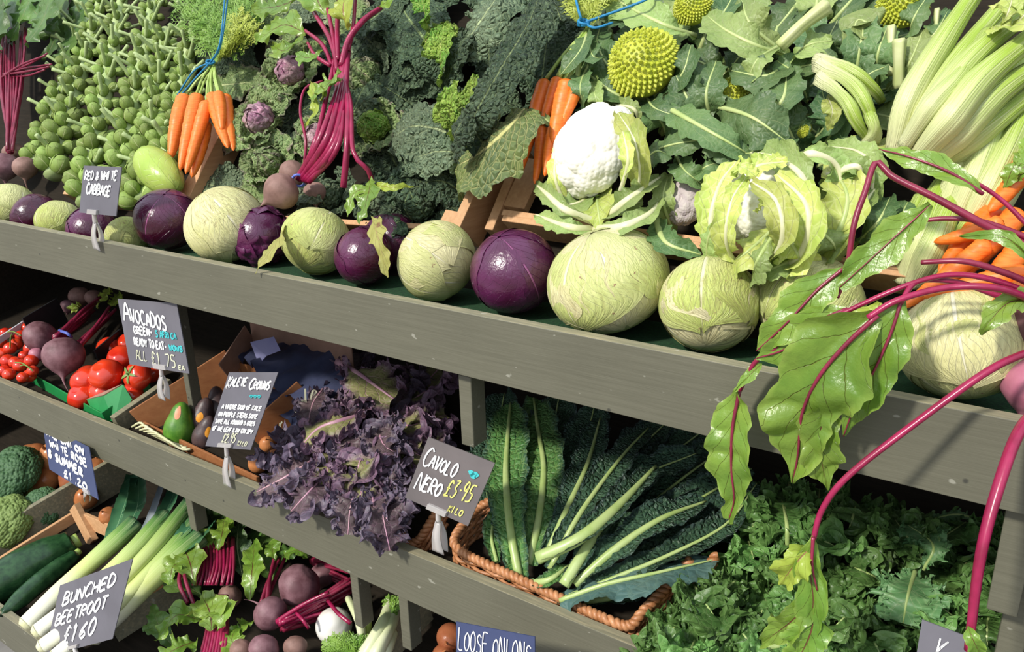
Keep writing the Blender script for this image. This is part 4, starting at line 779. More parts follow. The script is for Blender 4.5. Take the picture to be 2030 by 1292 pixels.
celery('yellow-green celery head standing behind the carrots at the right edge', (1880, 420, .1), [
    ([(1850, 460, .07), (1900, 350, .11), (1940, 240, .11), (1990, 120, .08)], 24), ([(1880, 460, .08), (1930, 350, .12), (1975, 240, .12), (2030, 120, .1)], 26), ([(1910, 460, .08), (1960, 370, .12), (2010, 270, .12), (2060, 160, .1)], 26),
    ([(1940, 470, .08), (1990, 380, .12), (2040, 300, .11), (2080, 200, .1)], 24), ([(1830, 440, .05), (1870, 380, .09), (1900, 310, .08)], 20)], 20)
celery('striped white celery foot behind the hanging beet leaves', (1800, 560, .10), [
    ([(1790, 560, .06), (1820, 480, .10), (1850, 400, .10), (1880, 350, .08)], 28), ([(1810, 565, .07), (1850, 490, .12), (1880, 420, .11), (1900, 380, .09)], 26), ([(1770, 550, .05), (1795, 470, .09), (1830, 390, .09)], 26), ([(1835, 560, .07), (1880, 500, .11), (1920, 440, .1)], 20)], 20)
# loose bunch of carrots at the right edge
root = thing('carrot_bunch', 'heap of bright orange carrots under the beet stalks at the right edge', 'carrot bunch', TP(1900, 520, .1), 'carrots at the right edge')
for i, (a_, b_, k) in enumerate([((1990, 400, .1), (1860, 540, .13), 22), ((2020, 420, .12), (1890, 560, .15), 24), ((1960, 480, .16), (1785, 612, .16), 20), ((2050, 470, .14), (1930, 590, .17), 26), ((2040, 540, .18), (1830, 590, .17), 20), ((2070, 560, .18), (1960, 620, .20), 26), ((2040, 310, .12), (1960, 420, .14), 22), ((1990, 440, .16), (1850, 480, .14), 18)]):
    A_, B2 = TP(*a_), TP(*b_); carrot(root, A_, B2, k * mpp(A_), i + 20)
for k in range(4):
    pleaf('leaf', [(1990 + 12 * k, 380 - 10 * k, .14), (2010 + 10 * k, 330, .16), (2040, 300 - 20 * k, .15)], 14, 'bleaf', root, jag=.3, jf=5, ruf=.2, frill=.06)
# ================================================================== beet bunch at the right edge, hanging over the front board
def Y(px, py, y): return at(px, py, y)
K = Y(2080, 640, .03); b = thing('beetroot_bunch', 'beetroot bunch at the right edge whose magenta stalks and leaves hang over the front board', 'beetroot bunch', K)
beetroot(b, Y(2052, 765, .07), 64 * mpp(Y(2052, 765, .07)), (-.1, -.3, -.9), 41, 'beet_p'); beetroot(b, Y(2100, 640, .1), .05, (.4, -.3, -.9), 42, 'beet')
def st(q, r, mat='bstalk', nm='stalk', par=None):
    P = [Y(*p) for p in q]; m = mpp(P[0]); k = r if isinstance(r, (list, tuple)) else (r, r * .85, r * .7)
    return tube(nm, P, [x * m for x in k], VM[mat], par or b, seg=12, n=40, crescent=.3, hint=(.2, -1, .2))
def bl(par, q, wpx, mat='bleaf', **k):
    P = [Y(*p) for p in q]; m = mpp(P[len(P) // 2]); k.setdefault('prof', BEETL); k.setdefault('hint', (0, -1, .25))
    for a_, v_ in dict(ruf=.10, rf=2, jag=.10, jf=6, crin=.006, cf=16, cup=.35, nu=70, nv=26, seed=int(q[0][0])).items(): k.setdefault(a_, v_)
    return leaf('blade', P, wpx * m, VM[mat], par, **k)
def vein(par, q, r0, r1, mat='bstalk_d'):
    P = [Y(x, y, z - .0015) for x, y, z in q]; m = mpp(P[0]); tube('midrib', P, [r0 * m, (r0 + r1) / 2 * m, r1 * m], VM[mat], par, seg=7, n=24)
def stalk_leaf(sq, r, lq, w_, vm='bstalk_d', v0=4, v1=1.2, mat='bleaf', extra=(), smat='bstalk', **k):
    s = st(sq, r, smat)
    bl(s, lq, w_, mat, **k)
    for e in extra: bl(s, e[0], e[1], e[2] if len(e) > 2 else mat, **k)
    vein(s, lq, v0, v1, vm); return s
# the kinked stalk
st([(2060, 500, .05), (1960, 450, .03), (1860, 395, .03), (1770, 350, .035), (1737, 322, .04), (1715, 380, .02), (1692, 450, .0), (1678, 560, -.01)], (9, 7.5, 6.5, 6), 'bstalk_d')
stalk_leaf([(2060, 470, .08), (1990, 400, .09), (1930, 360, .09), (1880, 345, .09)], (5, 4.5, 4), [(1950, 385, .085), (1880, 340, .085), (1800, 310, .09), (1742, 296, .10)], 26, jag=.14, cup=.2, tilt=.4)
st([(2060, 480, .05), (1950, 440, .04), (1880, 433, .04), (1828, 437, .04)], (7, 6, 4.5), 'bstalk_d')
st([(2060, 570, .03), (1990, 540, .0), (1910, 518, -.01), (1826, 520, -.01)], (7, 6.5, 5), 'bstalk_d')
stalk_leaf([(2060, 590, .03), (1970, 555, .0), (1880, 545, -.01), (1780, 572, -.03), (1655, 628, -.045)], (7, 6, 5.5, 5), [(1680, 612, -.035), (1620, 640, -.05), (1560, 690, -.055), (1500, 710, -.05)], 42, v0=5, cup=.2)
# biggest leaf
s5 = stalk_leaf([(2060, 600, .02), (1980, 572, -.02), (1880, 570, -.03), (1780, 595, -.05), (1720, 630, -.06)], (8, 7, 6.5), [(1740, 625, -.055), (1680, 680, -.065), (1625, 745, -.07), (1590, 820, -.06), (1582, 900, -.05), (1572, 955, -.045)], 88, v0=5.5, v1=2, cup=.35, ruf=.14, rf=1.6, jag=.13, jf=5, crin=.009,
    prof=[(0, .12), (.1, .55), (.3, 1), (.55, .95), (.75, .6), (.9, .28), (.95, .12), (1, .05)], extra=[([(1640, 800, -.055), (1625, 880, -.06), (1640, 970, -.045)], 46)])
stalk_leaf([(2060, 610, .04), (1990, 590, .01), (1900, 560, .0), (1820, 558, -.02), (1785, 600, -.045)], (7, 6, 5.5), [(1788, 590, -.04), (1770, 650, -.05), (1735, 730, -.06), (1700, 790, -.06), (1672, 865, -.055)], 54, v0=4, cup=.25, prof=[(0, .1), (.15, .6), (.4, .95), (.6, .85), (.8, .5), (1, .04)])
# leaf at the kinked stalk's end (light), and the diagonal ones to the lower left
s7 = stalk_leaf([(1690, 520, -.01), (1672, 560, -.02), (1660, 590, -.03)], (6, 5, 4), [(1845, 405, .0), (1790, 455, -.01), (1730, 510, -.025), (1664, 570, -.035)], 42, v0=1.5, v1=1, prof=[(0, .1), (.15, .6), (.4, .9), (.7, .8), (1, .25)])
stalk_leaf([(1740, 470, .0), (1700, 510, -.015), (1668, 540, -.02)], (5, 4.5, 4), [(1675, 530, -.02), (1620, 575, -.035), (1560, 640, -.05), (1500, 695, -.05)], 44, v0=4)
stalk_leaf([(1650, 630, -.05), (1560, 680, -.05), (1500, 715, -.045), (1462, 782, -.04)], (6, 5.5, 5), [(1466, 775, -.045), (1452, 850, -.055), (1450, 930, -.06), (1455, 990, -.055), (1445, 1030, -.05)], 54, v0=4, v1=1.2, cup=.5, ruf=.14, jag=.1, tilt=.25,
    prof=[(0, .08), (.12, .65), (.35, 1), (.6, .9), (.78, .45), (.86, .3), (.94, .45), (1, .1)], extra=[([(1510, 720, -.045), (1480, 750, -.05), (1462, 775, -.05)], 14)])
bl(b, [(1745, 600, .0), (1720, 660, -.02), (1690, 740, -.02)], 60, 'bleaf_y', seed=77)
# long pink stalks
s9 = st([(2060, 690, .0), (1960, 735, -.04), (1800, 850, -.08), (1680, 945, -.11), (1630, 1010, -.12), (1612, 1070, -.125)], (8, 8, 7.5, 7, 6), 'bstalk')
bl(s9, [(1613, 1060, -.125), (1605, 1120, -.13), (1612, 1200, -.135), (1590, 1292, -.13)], 36, 'bleaf', ruf=.25, rf=1.5, cup=.9, jag=.1)
bl(s9, [(1610, 1080, -.125), (1575, 1120, -.14), (1545, 1160, -.135)], 34, 'bleaf_y', ruf=.2, cup=.5, jag=.15)
bl(s9, [(1612, 1180, -.13), (1570, 1230, -.14), (1510, 1275, -.13)], 34, 'bleaf', ruf=.25, cup=.6, jag=.1)
bl(s9, [(1615, 1210, -.13), (1605, 1260, -.14), (1570, 1330, -.14)], 44, 'bleaf', ruf=.25, cup=.4, jag=.12)
vein(s9, [(1612, 1065, -.13), (1610, 1120, -.135), (1620, 1170, -.137)], 4, 1.5)
s10 = st([(2075, 800, .0), (2025, 850, -.05), (1985, 950, -.10), (1945, 1100, -.14), (1920, 1290, -.16)], (11.5, 11.5, 11, 9.5, 8), 'bstalk')
bl(s10, [(1918, 1240, -.16), (1930, 1270, -.17), (1950, 1310, -.16)], 18, 'bleaf', ruf=.2, cup=.5)
pb = bl(b, [(2060, 590, .02), (2000, 600, .0), (1960, 640, -.02), (1945, 665, -.02)], 26, 'bleaf', seed=5, jag=.15)
bl(b, [(2060, 530, .01), (1990, 470, .0), (1900, 468, .01)], 14, 'bleaf', seed=6, cup=.2)
# ================================================================== middle shelf
VM['tomato'] = simple('tomato_skin', (.62, .025, .012), (.75, .06, .015), 12, .18, .1, spec=.8)
VM['tom_green'] = simple('tomato_calyx', (.12, .22, .04), (.2, .3, .06), 40, .5, .3)
VM['avo'] = simple('green_avocado_skin', (.05, .17, .015), (.12, .28, .03), 40, .35, .5)
VM['avo_d'] = simple('ripe_avocado_skin', (.045, .03, .035), (.10, .06, .055), 60, .45, .7)
VM['sticker'] = simple('peach_sticker', (.75, .30, .16), (.80, .36, .2), 60, .5, .1)
VM['sticker_o'] = simple('orange_sticker', (.85, .33, .02), (.9, .38, .04), 60, .4, .1)
VM['onion'] = leafmat('onion_skin', (.38, .12, .045), (.50, .20, .08), (.30, .09, .03), N=2, k=.1, mw=.02, lw=.1, bump=.5, dist=.001, rough=.3, ns=10, transl=0, vs=.4, tone=.25)
VM['onion_w'] = simple('white_onion_skin', (.80, .78, .70), (.86, .85, .80), 8, .35, .2)
VM['black'] = simple('black_plastic', (.012, .012, .014), (.02, .02, .022), 20, .45, .2)
VM['white_p'] = simple('white_plastic', (.55, .56, .62), (.62, .63, .68), 20, .5, .1)
VM['green_card'] = simple('green_printed_card', (.012, .20, .05), (.02, .26, .07), 10, .4, .1)
VM['brown_card'] = simple('brown_cardboard', (.30, .17, .12), (.36, .21, .15), 40, .8, .2)
VM['tissue'] = simple('dark_blue_tissue', (.035, .045, .10), (.07, .08, .16), 8, .6, .5, dist=.004)
VM['lilac'] = simple('lilac_tissue', (.32, .32, .62), (.40, .40, .68), 8, .6, .3)
VM['chalk'] = simple('slate_grey_board', (.12, .115, .135), (.15, .145, .17), 8, .55, .1)
VM['chalk_b'] = simple('dark_blue_board', (.035, .05, .12), (.05, .065, .15), 8, .5, .1)
VM['chalk_br'] = simple('brownish_grey_board', (.115, .10, .10), (.15, .13, .13), 8, .5, .1)
VM['w_white'] = simple('white_pen', (.85, .85, .85), (.9, .9, .9), 8, .5, 0)
VM['w_cyan'] = simple('turquoise_pen', (.05, .45, .48), (.06, .5, .52), 8, .5, 0)
VM['w_yellow'] = simple('yellow_pen', (.62, .60, .16), (.68, .66, .2), 8, .5, 0)
VM['w_pale'] = simple('pale_yellow_pen', (.62, .62, .45), (.68, .68, .5), 8, .5, 0)
n_ = NT('clear_clip_plastic'); n_.b.inputs['Transmission Weight'].default_value = .55; VM['clip'] = n_.fin((.80, .76, .74), .15, .6)
VM['wicker'] = simple('wicker_cane', (.34, .13, .045), (.58, .28, .13), 60, .45, .4)
VM['pkale'] = leafmat('purple_kale_leaf', (.085, .052, .062), (.15, .11, .11), (.34, .17, .25), N=7, k=.9, mw=.08, lw=.10, net=60, netc=.2, netb=.6, bump=.8, dist=.003, rough=.5, transl=.1, ns=10, edge=((.14, .115, .18), .9))
VM['pkale_g'] = leafmat('green_purple_kale_leaf', (.17, .17, .06), (.26, .26, .10), (.45, .22, .30), N=7, k=.9, mw=.08, lw=.12, net=60, netc=.2, netb=.6, bump=.8, dist=.003, rough=.5, transl=.12, ns=10, edge=((.15, .09, .14), .75))
VM['prib'] = simple('pink_kale_rib', (.45, .22, .32), (.55, .33, .36), 20, .4, .3)
VM['cavolo'] = leafmat('cavolo_nero_leaf', (.030, .072, .045), (.06, .13, .075), (.16, .30, .10), N=9, k=1.1, mw=.07, lw=.05, net=110, netw=.08, netc=.18, netb=1.3, bump=1.0, dist=.004, rough=.5, transl=.05, ns=12, edge=((.035, .055, .065), .9), tone=.25)
VM['cavolo_l'] = leafmat('light_cavolo_leaf', (.06, .16, .04), (.10, .22, .06), (.34, .46, .13), N=9, k=1.1, mw=.10, lw=.08, net=80, netw=.08, netc=.3, netb=1.0, bump=.9, dist=.004, rough=.5, transl=.1, ns=12, edge=((.03, .07, .05), .8))
VM['cavolo_b'] = leafmat('bluish_cavolo_leaf', (.07, .15, .14), (.11, .19, .16), (.2, .3, .2), N=7, k=1.0, mw=.06, lw=.06, net=60, netc=.2, netb=.6, bump=.6, dist=.003, rough=.5, transl=.1, ns=12)
VM['crib'] = simple('light_green_cavolo_rib', (.34, .46, .14), (.44, .54, .22), 25, .35, .3)
VM['gkale'] = leafmat('curly_green_kale_leaf', (.06, .155, .035), (.11, .24, .055), (.30, .42, .16), N=7, k=.9, mw=.07, lw=.07, net=70, netc=.2, netb=.6, bump=.7, dist=.003, rough=.42, transl=.14, ns=12, tone=.3, edge=((.15, .29, .075), .95))
VM['gkale_s'] = leafmat('smooth_kale_leaf', (.08, .19, .07), (.12, .24, .09), (.45, .52, .28), N=6, k=.9, mw=.06, lw=.06, net=50, netc=.15, netb=.4, bump=.5, dist=.003, rough=.45, transl=.12, ns=12)
VM['broc'] = simple('broccoli_floret', (.035, .10, .04), (.08, .17, .06), 220, .6, 1.0, dist=.002)
VM['broc_y'] = simple('yellowish_broccoli_floret', (.14, .22, .05), (.22, .3, .08), 220, .6, 1.0, dist=.002)
VM['courg'] = simple('courgette_skin', (.010, .04, .014), (.03, .09, .03), 60, .28, .3)
n_ = NT('leek_skin'); _s = n_.t.nodes.new('ShaderNodeSeparateXYZ'); n_.lk(n_.tc.outputs['UV'], _s.inputs[0]); _st = n_.noise(n_.scale(n_.tc.outputs['UV'], (1, 40, 1)), 1.5, 3)
_c = n_.mix(n_.ramp(_s.outputs[0], .18, .5), (.85, .83, .70), (.62, .70, .22)); _c = n_.mix(n_.ramp(_s.outputs[0], .5, .85), _c, (.15, .34, .05)); _c = n_.mix(n_.ramp(_s.outputs[0], .8, 1), _c, (.04, .13, .06)); _c = n_.mix(n_.ramp(_st, .4, .6, 0, .3), _c, (.7, .75, .4)); n_.bump(_st, .4, .001)
VM['leek'] = n_.fin(_c, .35, .5, .05)
VM['leekleaf'] = leafmat('leek_leaf', (.03, .12, .06), (.08, .20, .08), (.2, .35, .18), N=1, k=.1, mw=.05, lw=.05, bump=.3, rough=.4, transl=.12)
VM['leek_g'] = simple('pale_grey_leek_leaf', (.28, .33, .38), (.36, .40, .42), 12, .4, .2)
VM['fennel'] = simple('fennel_bulb', (.55, .62, .30), (.72, .74, .50), 14, .35, .3, stretch=(1, 1, .3))
def MP(px, py, off=.05): return MID.at(px, py, off)
def LP(px, py, off=.05): return LOW.at(px, py, off)

# --- handwriting: stroke letters in a 0..1 box
FONT = {'A': ['0,0 .3,1 .6,0', '.1,.4 .5,.4'], 'B': ['0,0 .05,1 .45,.9 .45,.6 .05,.52 .5,.42 .5,.1 0,0'], 'C': ['.55,.85 .3,1 .05,.7 .02,.3 .25,0 .55,.12'], 'D': ['0,0 .03,1 .4,.85 .55,.5 .4,.12 0,0'],
 'E': ['.5,1 .03,.97 0,.02 .5,0', '.02,.52 .4,.54'], 'F': ['.5,1 .03,.97 0,0', '.02,.52 .4,.54'], 'G': ['.55,.85 .3,1 .05,.7 .02,.3 .25,0 .5,.1 .52,.42 .3,.42'], 'H': ['0,1 0,0', '.5,1 .5,0', '0,.5 .5,.52'], 'I': ['.1,1 .1,0'],
 'J': ['.5,1 .48,.2 .25,0 .05,.2'], 'K': ['.05,1 .02,0 .04,.45 .5,1 .05,.45 .55,0'], 'L': ['.05,1 .02,.02 .5,0'], 'M': ['0,0 .08,1 .3,.4 .52,1 .62,0'], 'N': ['0,0 .05,1 .5,0 .53,1'], 'O': ['.3,1 .05,.75 .03,.25 .28,0 .53,.28 .52,.75 .3,1'],
 'P': ['0,0 .04,1 .45,.92 .48,.6 .03,.5'], 'R': ['0,0 .04,1 .45,.92 .48,.6 .03,.5 .52,0'], 'S': ['.5,.88 .25,1 .06,.8 .2,.55 .45,.42 .48,.15 .25,0 .02,.12'], 'T': ['0,1 .6,1', '.3,1 .3,0'], 'U': ['.03,1 .05,.2 .28,0 .5,.2 .52,1'], 'V': ['0,1 .28,0 .55,1'],
 'W': ['0,1 .15,0 .32,.7 .5,0 .66,1'], 'X': ['0,1 .5,0', '.5,1 0,0'], 'Y': ['0,1 .28,.5 .55,1', '.28,.5 .25,0'], 'Z': ['0,1 .5,1 0,0 .52,0'], '&': ['.55,.45 .3,0 .05,.2 .4,.75 .25,1 .1,.8 .5,0'], '-': ['.05,.5 .4,.5'], '.': ['.1,0 .16,.06'], '·': ['.1,.5 .17,.56'], '/': ['0,0 .4,1'],
 '0': ['.28,1 .04,.75 .03,.25 .26,0 .48,.28 .48,.75 .28,1'], '1': ['.05,.8 .2,1 .18,0'], '2': ['.05,.8 .25,1 .45,.75 .02,.02 .5,0'], '3': ['.05,.9 .4,.95 .2,.55 .48,.35 .3,0 .02,.08'], '5': ['.5,1 .1,1 .06,.6 .42,.5 .4,.1 .02,.02'], '6': ['.42,1 .1,.6 .04,.2 .26,0 .46,.2 .3,.45 .06,.3'], '7': ['.02,1 .5,1 .2,0'],
 '8': ['.25,.55 .05,.8 .25,1 .45,.8 .25,.55 .02,.22 .25,0 .48,.22 .25,.55'], '9': ['.46,.7 .25,.5 .05,.72 .25,1 .46,.75 .4,0'], '£': ['.5,.8 .3,1 .15,.7 .2,.2 .02,0 .5,.05', '.02,.48 .38,.5'], 'd': ['.45,1 .43,0', '.43,.3 .2,.5 .03,.25 .2,0 .43,.2'], 'i': ['.1,.5 .1,0', '.1,.68 .1,.74'], 'e': ['.05,.28 .42,.3 .25,.5 .05,.25 .2,0 .42,.08'], 'r': ['.08,.5 .06,0', '.07,.3 .3,.5'],
 '~': ['0,.4 .1,.6 .2,.35 .3,.6 .42,.4']}
def write(parent, lines, O, rx, uy, nn):     # O = bottom-left corner; rx, uy = board vectors; each line: text, x, y, size (fractions of the width), material, slope, stroke
    W = np.linalg.norm(rx); ex = rx / W; ey = nrm(uy); rr = random.Random(len(lines) * 7 + 1)
    for (txt, x, y, wf, hf, mt, slope, th) in lines:      # x, y, width and height are fractions of the board
        vs = []; fs = []; H = np.linalg.norm(uy); adv = lambda ch: .45 if ch == ' ' else (.36 if ch in 'i·.' else .72) + (.1 if ch in 'MW' else 0)
        s_ = wf * W / sum(adv(ch) for ch in txt); hh = hf * H; cx = x * W
        for ch in txt:
            if ch == ' ': cx += s_ * .45; continue
            k = 1 if ch in 'ider~·.-' else rr.uniform(.9, 1.08)
            for stk in FONT[ch]:
                pts = [tuple(map(float, p.split(','))) for p in stk.split()]; q = curve([V(a_ * s_ + .12 * b_ * hh * .6, b_ * k * hh, 0) for a_, b_ in pts], max(4, len(pts) * 4))
                c = np.array([O + ex * (cx + p[0]) + ey * (y * H + p[1] + slope * (cx + p[0])) + nn * .0012 for p in q]); T = np.gradient(c, axis=0); T /= np.linalg.norm(T, axis=1)[:, None] + 1e-9; S = np.cross(T, nn) * th * W * .42
                b0 = len(vs)
                for p, s2 in zip(c, S): vs += [p - s2, p + s2]
                fs += [[b0 + 2 * j, b0 + 2 * j + 1, b0 + 2 * j + 3, b0 + 2 * j + 2] for j in range(len(c) - 1)]
            cx += s_ * adv(ch)
        o = obj('writing', mesh('writing', vs, fs, False), VM[mt], parent); m = o.modifiers.new('thick', 'SOLIDIFY'); m.thickness = .0006; m.offset = 1
def sign(label, tl, tr, bl_, y, mat, lines, tilt=8, yaw=0, name='chalkboard_sign', cliptip=None, group='handwritten price boards'):
    a_, t_ = math.radians(yaw), math.radians(tilt); n = V(math.sin(a_) * math.cos(t_), -math.cos(a_) * math.cos(t_), math.sin(t_)); p0 = at(*bl_, y)
    hit = lambda px, py: CAM + ray(px, py) * ((n @ (p0 - CAM)) / (n @ ray(px, py)))
    TL, TR, BL = hit(*tl), hit(*tr), hit(*bl_); rx = TR - TL; uy = TL - BL; O = BL; root = thing(name, label, 'price sign', O + rx / 2, group)
    vs = []
    for d_ in (0, -.002):
        for c in (O, O + rx, O + rx + uy, O + uy): vs.append(c + n * d_)
    obj('board', mesh('board', vs, [[0, 1, 2, 3], [7, 6, 5, 4], [0, 4, 5, 1], [1, 5, 6, 2], [2, 6, 7, 3], [3, 7, 4, 0]], False), VM[mat], root); write(root, lines, O, rx, uy, n)
    if cliptip:                               # clear plastic clip: jaw on the board, ball neck, clamp gripping the shelf edge
        j = O + rx * cliptip[2] + uy * .04; e = at(cliptip[0], cliptip[1], y - .004 if len(cliptip) < 4 else cliptip[3]); ex = nrm(rx); W = .02
        box('clip_jaw', j + n * .002, (.5 * cliptip[4] if len(cliptip) > 4 else .02, .006, .004), VM['clip'], root, .001, (ex, nrm(uy), n))
        k1 = j * .72 + e * .28; tube('clip_neck', [j, k1], [.0045, .0055], VM['clip'], root, seg=10, n=6)
        d = nrm(e - k1); L = np.linalg.norm(e - k1); sx = nrm(np.cross(d, n)); out = nrm(np.cross(sx, d))
        for s_ in (-1, 1):
            P = [k1 + out * s_ * .002, k1 + d * L * .45 + out * s_ * .009, k1 + d * L + out * s_ * .006]
            vs = []; 
            for i_, p in enumerate(curve(P, 12)):
                w_ = .006 + .008 * (i_ / 11)
                for q_ in (-1, 1): vs.append(p + sx * w_ * q_)
            o = obj('clip_leg', mesh('clip_leg', vs, [[2 * i_, 2 * i_ + 1, 2 * i_ + 3, 2 * i_ + 2] for i_ in range(11)]), VM['clip'], root); m = o.modifiers.new('thick', 'SOLIDIFY'); m.thickness = .002
    return root
sign('small grey board reading Red & White Cabbage, clipped to the top front board', (166, 328), (241, 331), (157, 421), -.005, 'chalk', [('RED & WHITE', .08, .70, .86, .17, 'w_white', .03, .03), ('CABBAGE', .16, .42, .66, .21, 'w_white', -.02, .035)], cliptip=(196, 494, .4, -.004, .04))
sign('grey board reading Avocados, all £1.75, clipped in front of the tomatoes', (233, 592), (350, 601), (257, 722), -.005, 'chalk', [('A', .06, .68, .15, .27, 'w_white', 0, .028), ('VOCADOS', .19, .70, .60, .20, 'w_white', -.10, .026), ('GREEN-', .20, .50, .34, .11, 'w_white', -.02, .022), ('S AFRICA', .57, .48, .34, .09, 'w_cyan', 0, .018), ('READY TO EAT-', .17, .33, .56, .11, 'w_white', -.03, .022), ('WOWS', .76, .31, .22, .08, 'w_cyan', 0, .02), ('ALL', .16, .10, .20, .15, 'w_pale', 0, .012), ('£1.75', .42, .08, .42, .19, 'w_pale', -.02, .016), ('EA', .86, .04, .1, .06, 'w_pale', 0, .012)], cliptip=(325, 790, .55, -.004, .05))
sign('tall grey board reading Kalete Crowns with four lines of small writing', (454, 738), (551, 738), (407, 884), -.005, 'chalk', [('K', .05, .80, .1, .14, 'w_white', 0, .025), ('ALETE', .13, .82, .34, .10, 'w_white', .04, .026), ('C', .53, .79, .12, .15, 'w_white', 0, .03), ('ROWNS', .62, .79, .34, .10, 'w_white', 0, .026), ('~~~', .62, .66, .24, .08, 'w_cyan', 0, .035), ('A WHERE DUO OF KALE', .10, .53, .84, .055, 'w_white', -.01, .020), ('ON PURPLE STEMS SOME', .08, .43, .84, .055, 'w_white', -.02, .020), ('SAME ALL AROUND & GOES', .06, .33, .86, .055, 'w_white', -.01, .020), ('OF THE LEAF & MY CRISPY', .05, .23, .88, .055, 'w_white', -.02, .020), ('£2.95', .34, .08, .3, .12, 'w_pale', 0, .018), ('KILO', .70, .05, .2, .06, 'w_pale', 0, .014)], cliptip=(455, 962, .45, -.004, .05))
sign('brownish board reading Cavolo Nero £3.95 kilo beside the purple kale', (849, 866), (981, 918), (803, 986), -.008, 'chalk_br', [('C', .06, .58, .12, .30, 'w_white', 0, .026), ('AVOLO', .16, .60, .42, .20, 'w_white', -.02, .026), ('~', .74, .68, .2, .12, 'w_cyan', 0, .09), ('N', .08, .20, .13, .30, 'w_white', 0, .022), ('ERO', .20, .22, .28, .22, 'w_white', .02, .032), ('£3·95', .52, .22, .40, .28, 'w_yellow', .12, .022), ('KILO', .66, .06, .22, .10, 'w_yellow', .04, .016)], cliptip=(872, 1092, .52, -.006, .045))

# --- tomatoes, beets, carton at the left
def tomato(px, py, r, off, label, mat='tomato', cal=False, grp='tomatoes on the middle shelf', name='tomato', sq=.85, pl=MID, ax=(.1, -.5, .85)):
    c = pl.at(px, py, off); R = r * mpp(c); root = thing(name, label, 'tomato', c, grp); v, f = sph(16); e1, e2, a_ = basis(ax); t = np.arctan2(v[:, 1], v[:, 0]); rad = R * (1 + .03 * np.cos(t * 6) * (1 - v[:, 2] ** 2) - .12 * np.exp(-((v[:, 2] - 1) / .06) ** 2))
    p = c + rad[:, None] * (v[:, :1] * e1 + v[:, 1:2] * e2 + v[:, 2:] * sq * a_); obj('flesh', mesh('flesh', p, f), VM[mat], root)
    if cal:
        for k in range(5):
            t = k * 1.257; d = math.cos(t) * e1 + math.sin(t) * e2; leaf('calyx', [c + a_ * R * sq * .9, c + a_ * R * sq * .98 + d * R * .35, c + a_ * R * sq * .88 + d * R * .7], R * .1, VM['tom_green'], root, nu=8, nv=3, hint=a_)
        tube('stem', [c + a_ * R * sq * .85, c + a_ * R * sq * 1.15], R * .06, VM['tom_green'], root, seg=6, n=4)
    return root
tomato(170, 752, 30, .075, 'glossy red tomato touching the larger beetroot', ax=(-.4, -.4, .8)); tomato(210, 742, 33, .095, 'large glossy red tomato on top of the tomato pile'); tomato(163, 785, 28, .045, 'red tomato low against the front board under the tomato pile')
tomato(208, 775, 34, .04, 'red tomato half hidden behind the green carton corner'); tomato(273, 745, 29, .085, 'ribbed red tomato with a green star calyx under the avocado sign', cal=True, ax=(.1, -.85, .5)); tomato(240, 710, 28, .08, 'orange-red tomato behind the pile beside the avocado sign'); tomato(215, 690, 24, .06, 'red tomato at the back beneath the leafy stalks')
tomato(258, 785, 26, .04, 'red tomato in the shadow right of the green carton'); tomato(300, 738, 22, .05, 'red tomato at the right end of the pile under the avocado sign'); tomato(250, 680, 20, .06, 'small red tomato in shade behind the avocado sign')
vn = thing('vine_tomatoes', 'trusses of small bright red cherry tomatoes on the vine at the far left', 'tomatoes', MP(30, 700, .05))
rr_ = random.Random(3); cps = [(8, 735), (18, 742), (45, 748), (58, 745), (5, 700), (20, 690), (32, 682), (42, 665), (55, 650), (98, 632), (10, 660), (60, 690), (48, 705), (30, 718), (62, 715), (15, 715), (0, 680), (40, 725), (65, 735), (25, 660), (70, 640)]
for i, (x, y) in enumerate(cps):
    c = MP(x, y, .06 + .02 * rr_.random()); R = rr_.uniform(11, 14) * mpp(c); v, f = sph(10); obj('tomato', mesh('tomato', c + v * R * V(1, 1, .95), f), VM['tomato'], vn)
for k in range(9):
    a0 = cps[rr_.randrange(20)]; b0 = cps[rr_.randrange(20)]; A_, B2 = MP(*a0, .095), MP(*b0, .095)
    if np.linalg.norm(A_ - B2) < .14: tube('vine', [A_, (A_ + B2) / 2 + V(0, 0, .01), B2], .002, VM['tom_green'], vn, seg=6, n=10)
b = thing('beetroot_bunch', 'pair of mauve beetroots with dark red stalks resting on the tomatoes at the left', 'beetroot bunch', MP(127, 708, .1))
beetroot(b, MP(78, 668, .11), 32 * mpp(MP(78, 668, .1)), (-.5, -.3, -.4), 51, 'beet', .3); beetroot(b, MP(126, 706, .12), 40 * mpp(MP(126, 706, .12)), (.5, -.45, -.75), 52, 'beet', .8); beetroot(b, MP(72, 703, .08), 15 * mpp(MP(75, 703, .1)), (0, -.5, -.5), 53, 'beet_p', .4)
stalks(b, 13, MP(112, 672, .12), MP(185, 610, .10), (.05, 0, .05), .0065, 'bstalk_d', 9); stalks(b, 8, MP(150, 690, .10), MP(215, 625, .10), (.04, 0, .04), .0065, 'bstalk_d', 10)
tube('rubber_band', [MP(118, 655, .13), MP(132, 660, .15), MP(142, 668, .13)], .005, VM['band'], b, seg=6, n=10)
for q in ([(190, 610, .1), (205, 590, .12), (215, 570, .1)], [(210, 620, .08), (225, 600, .1), (235, 580, .09)], [(150, 620, .1), (145, 610, .12), (155, 600, .12)]): pleaf('leaf', q, 11, 'bleaf_y', b, pl=MID, ruf=.3, jag=.2)
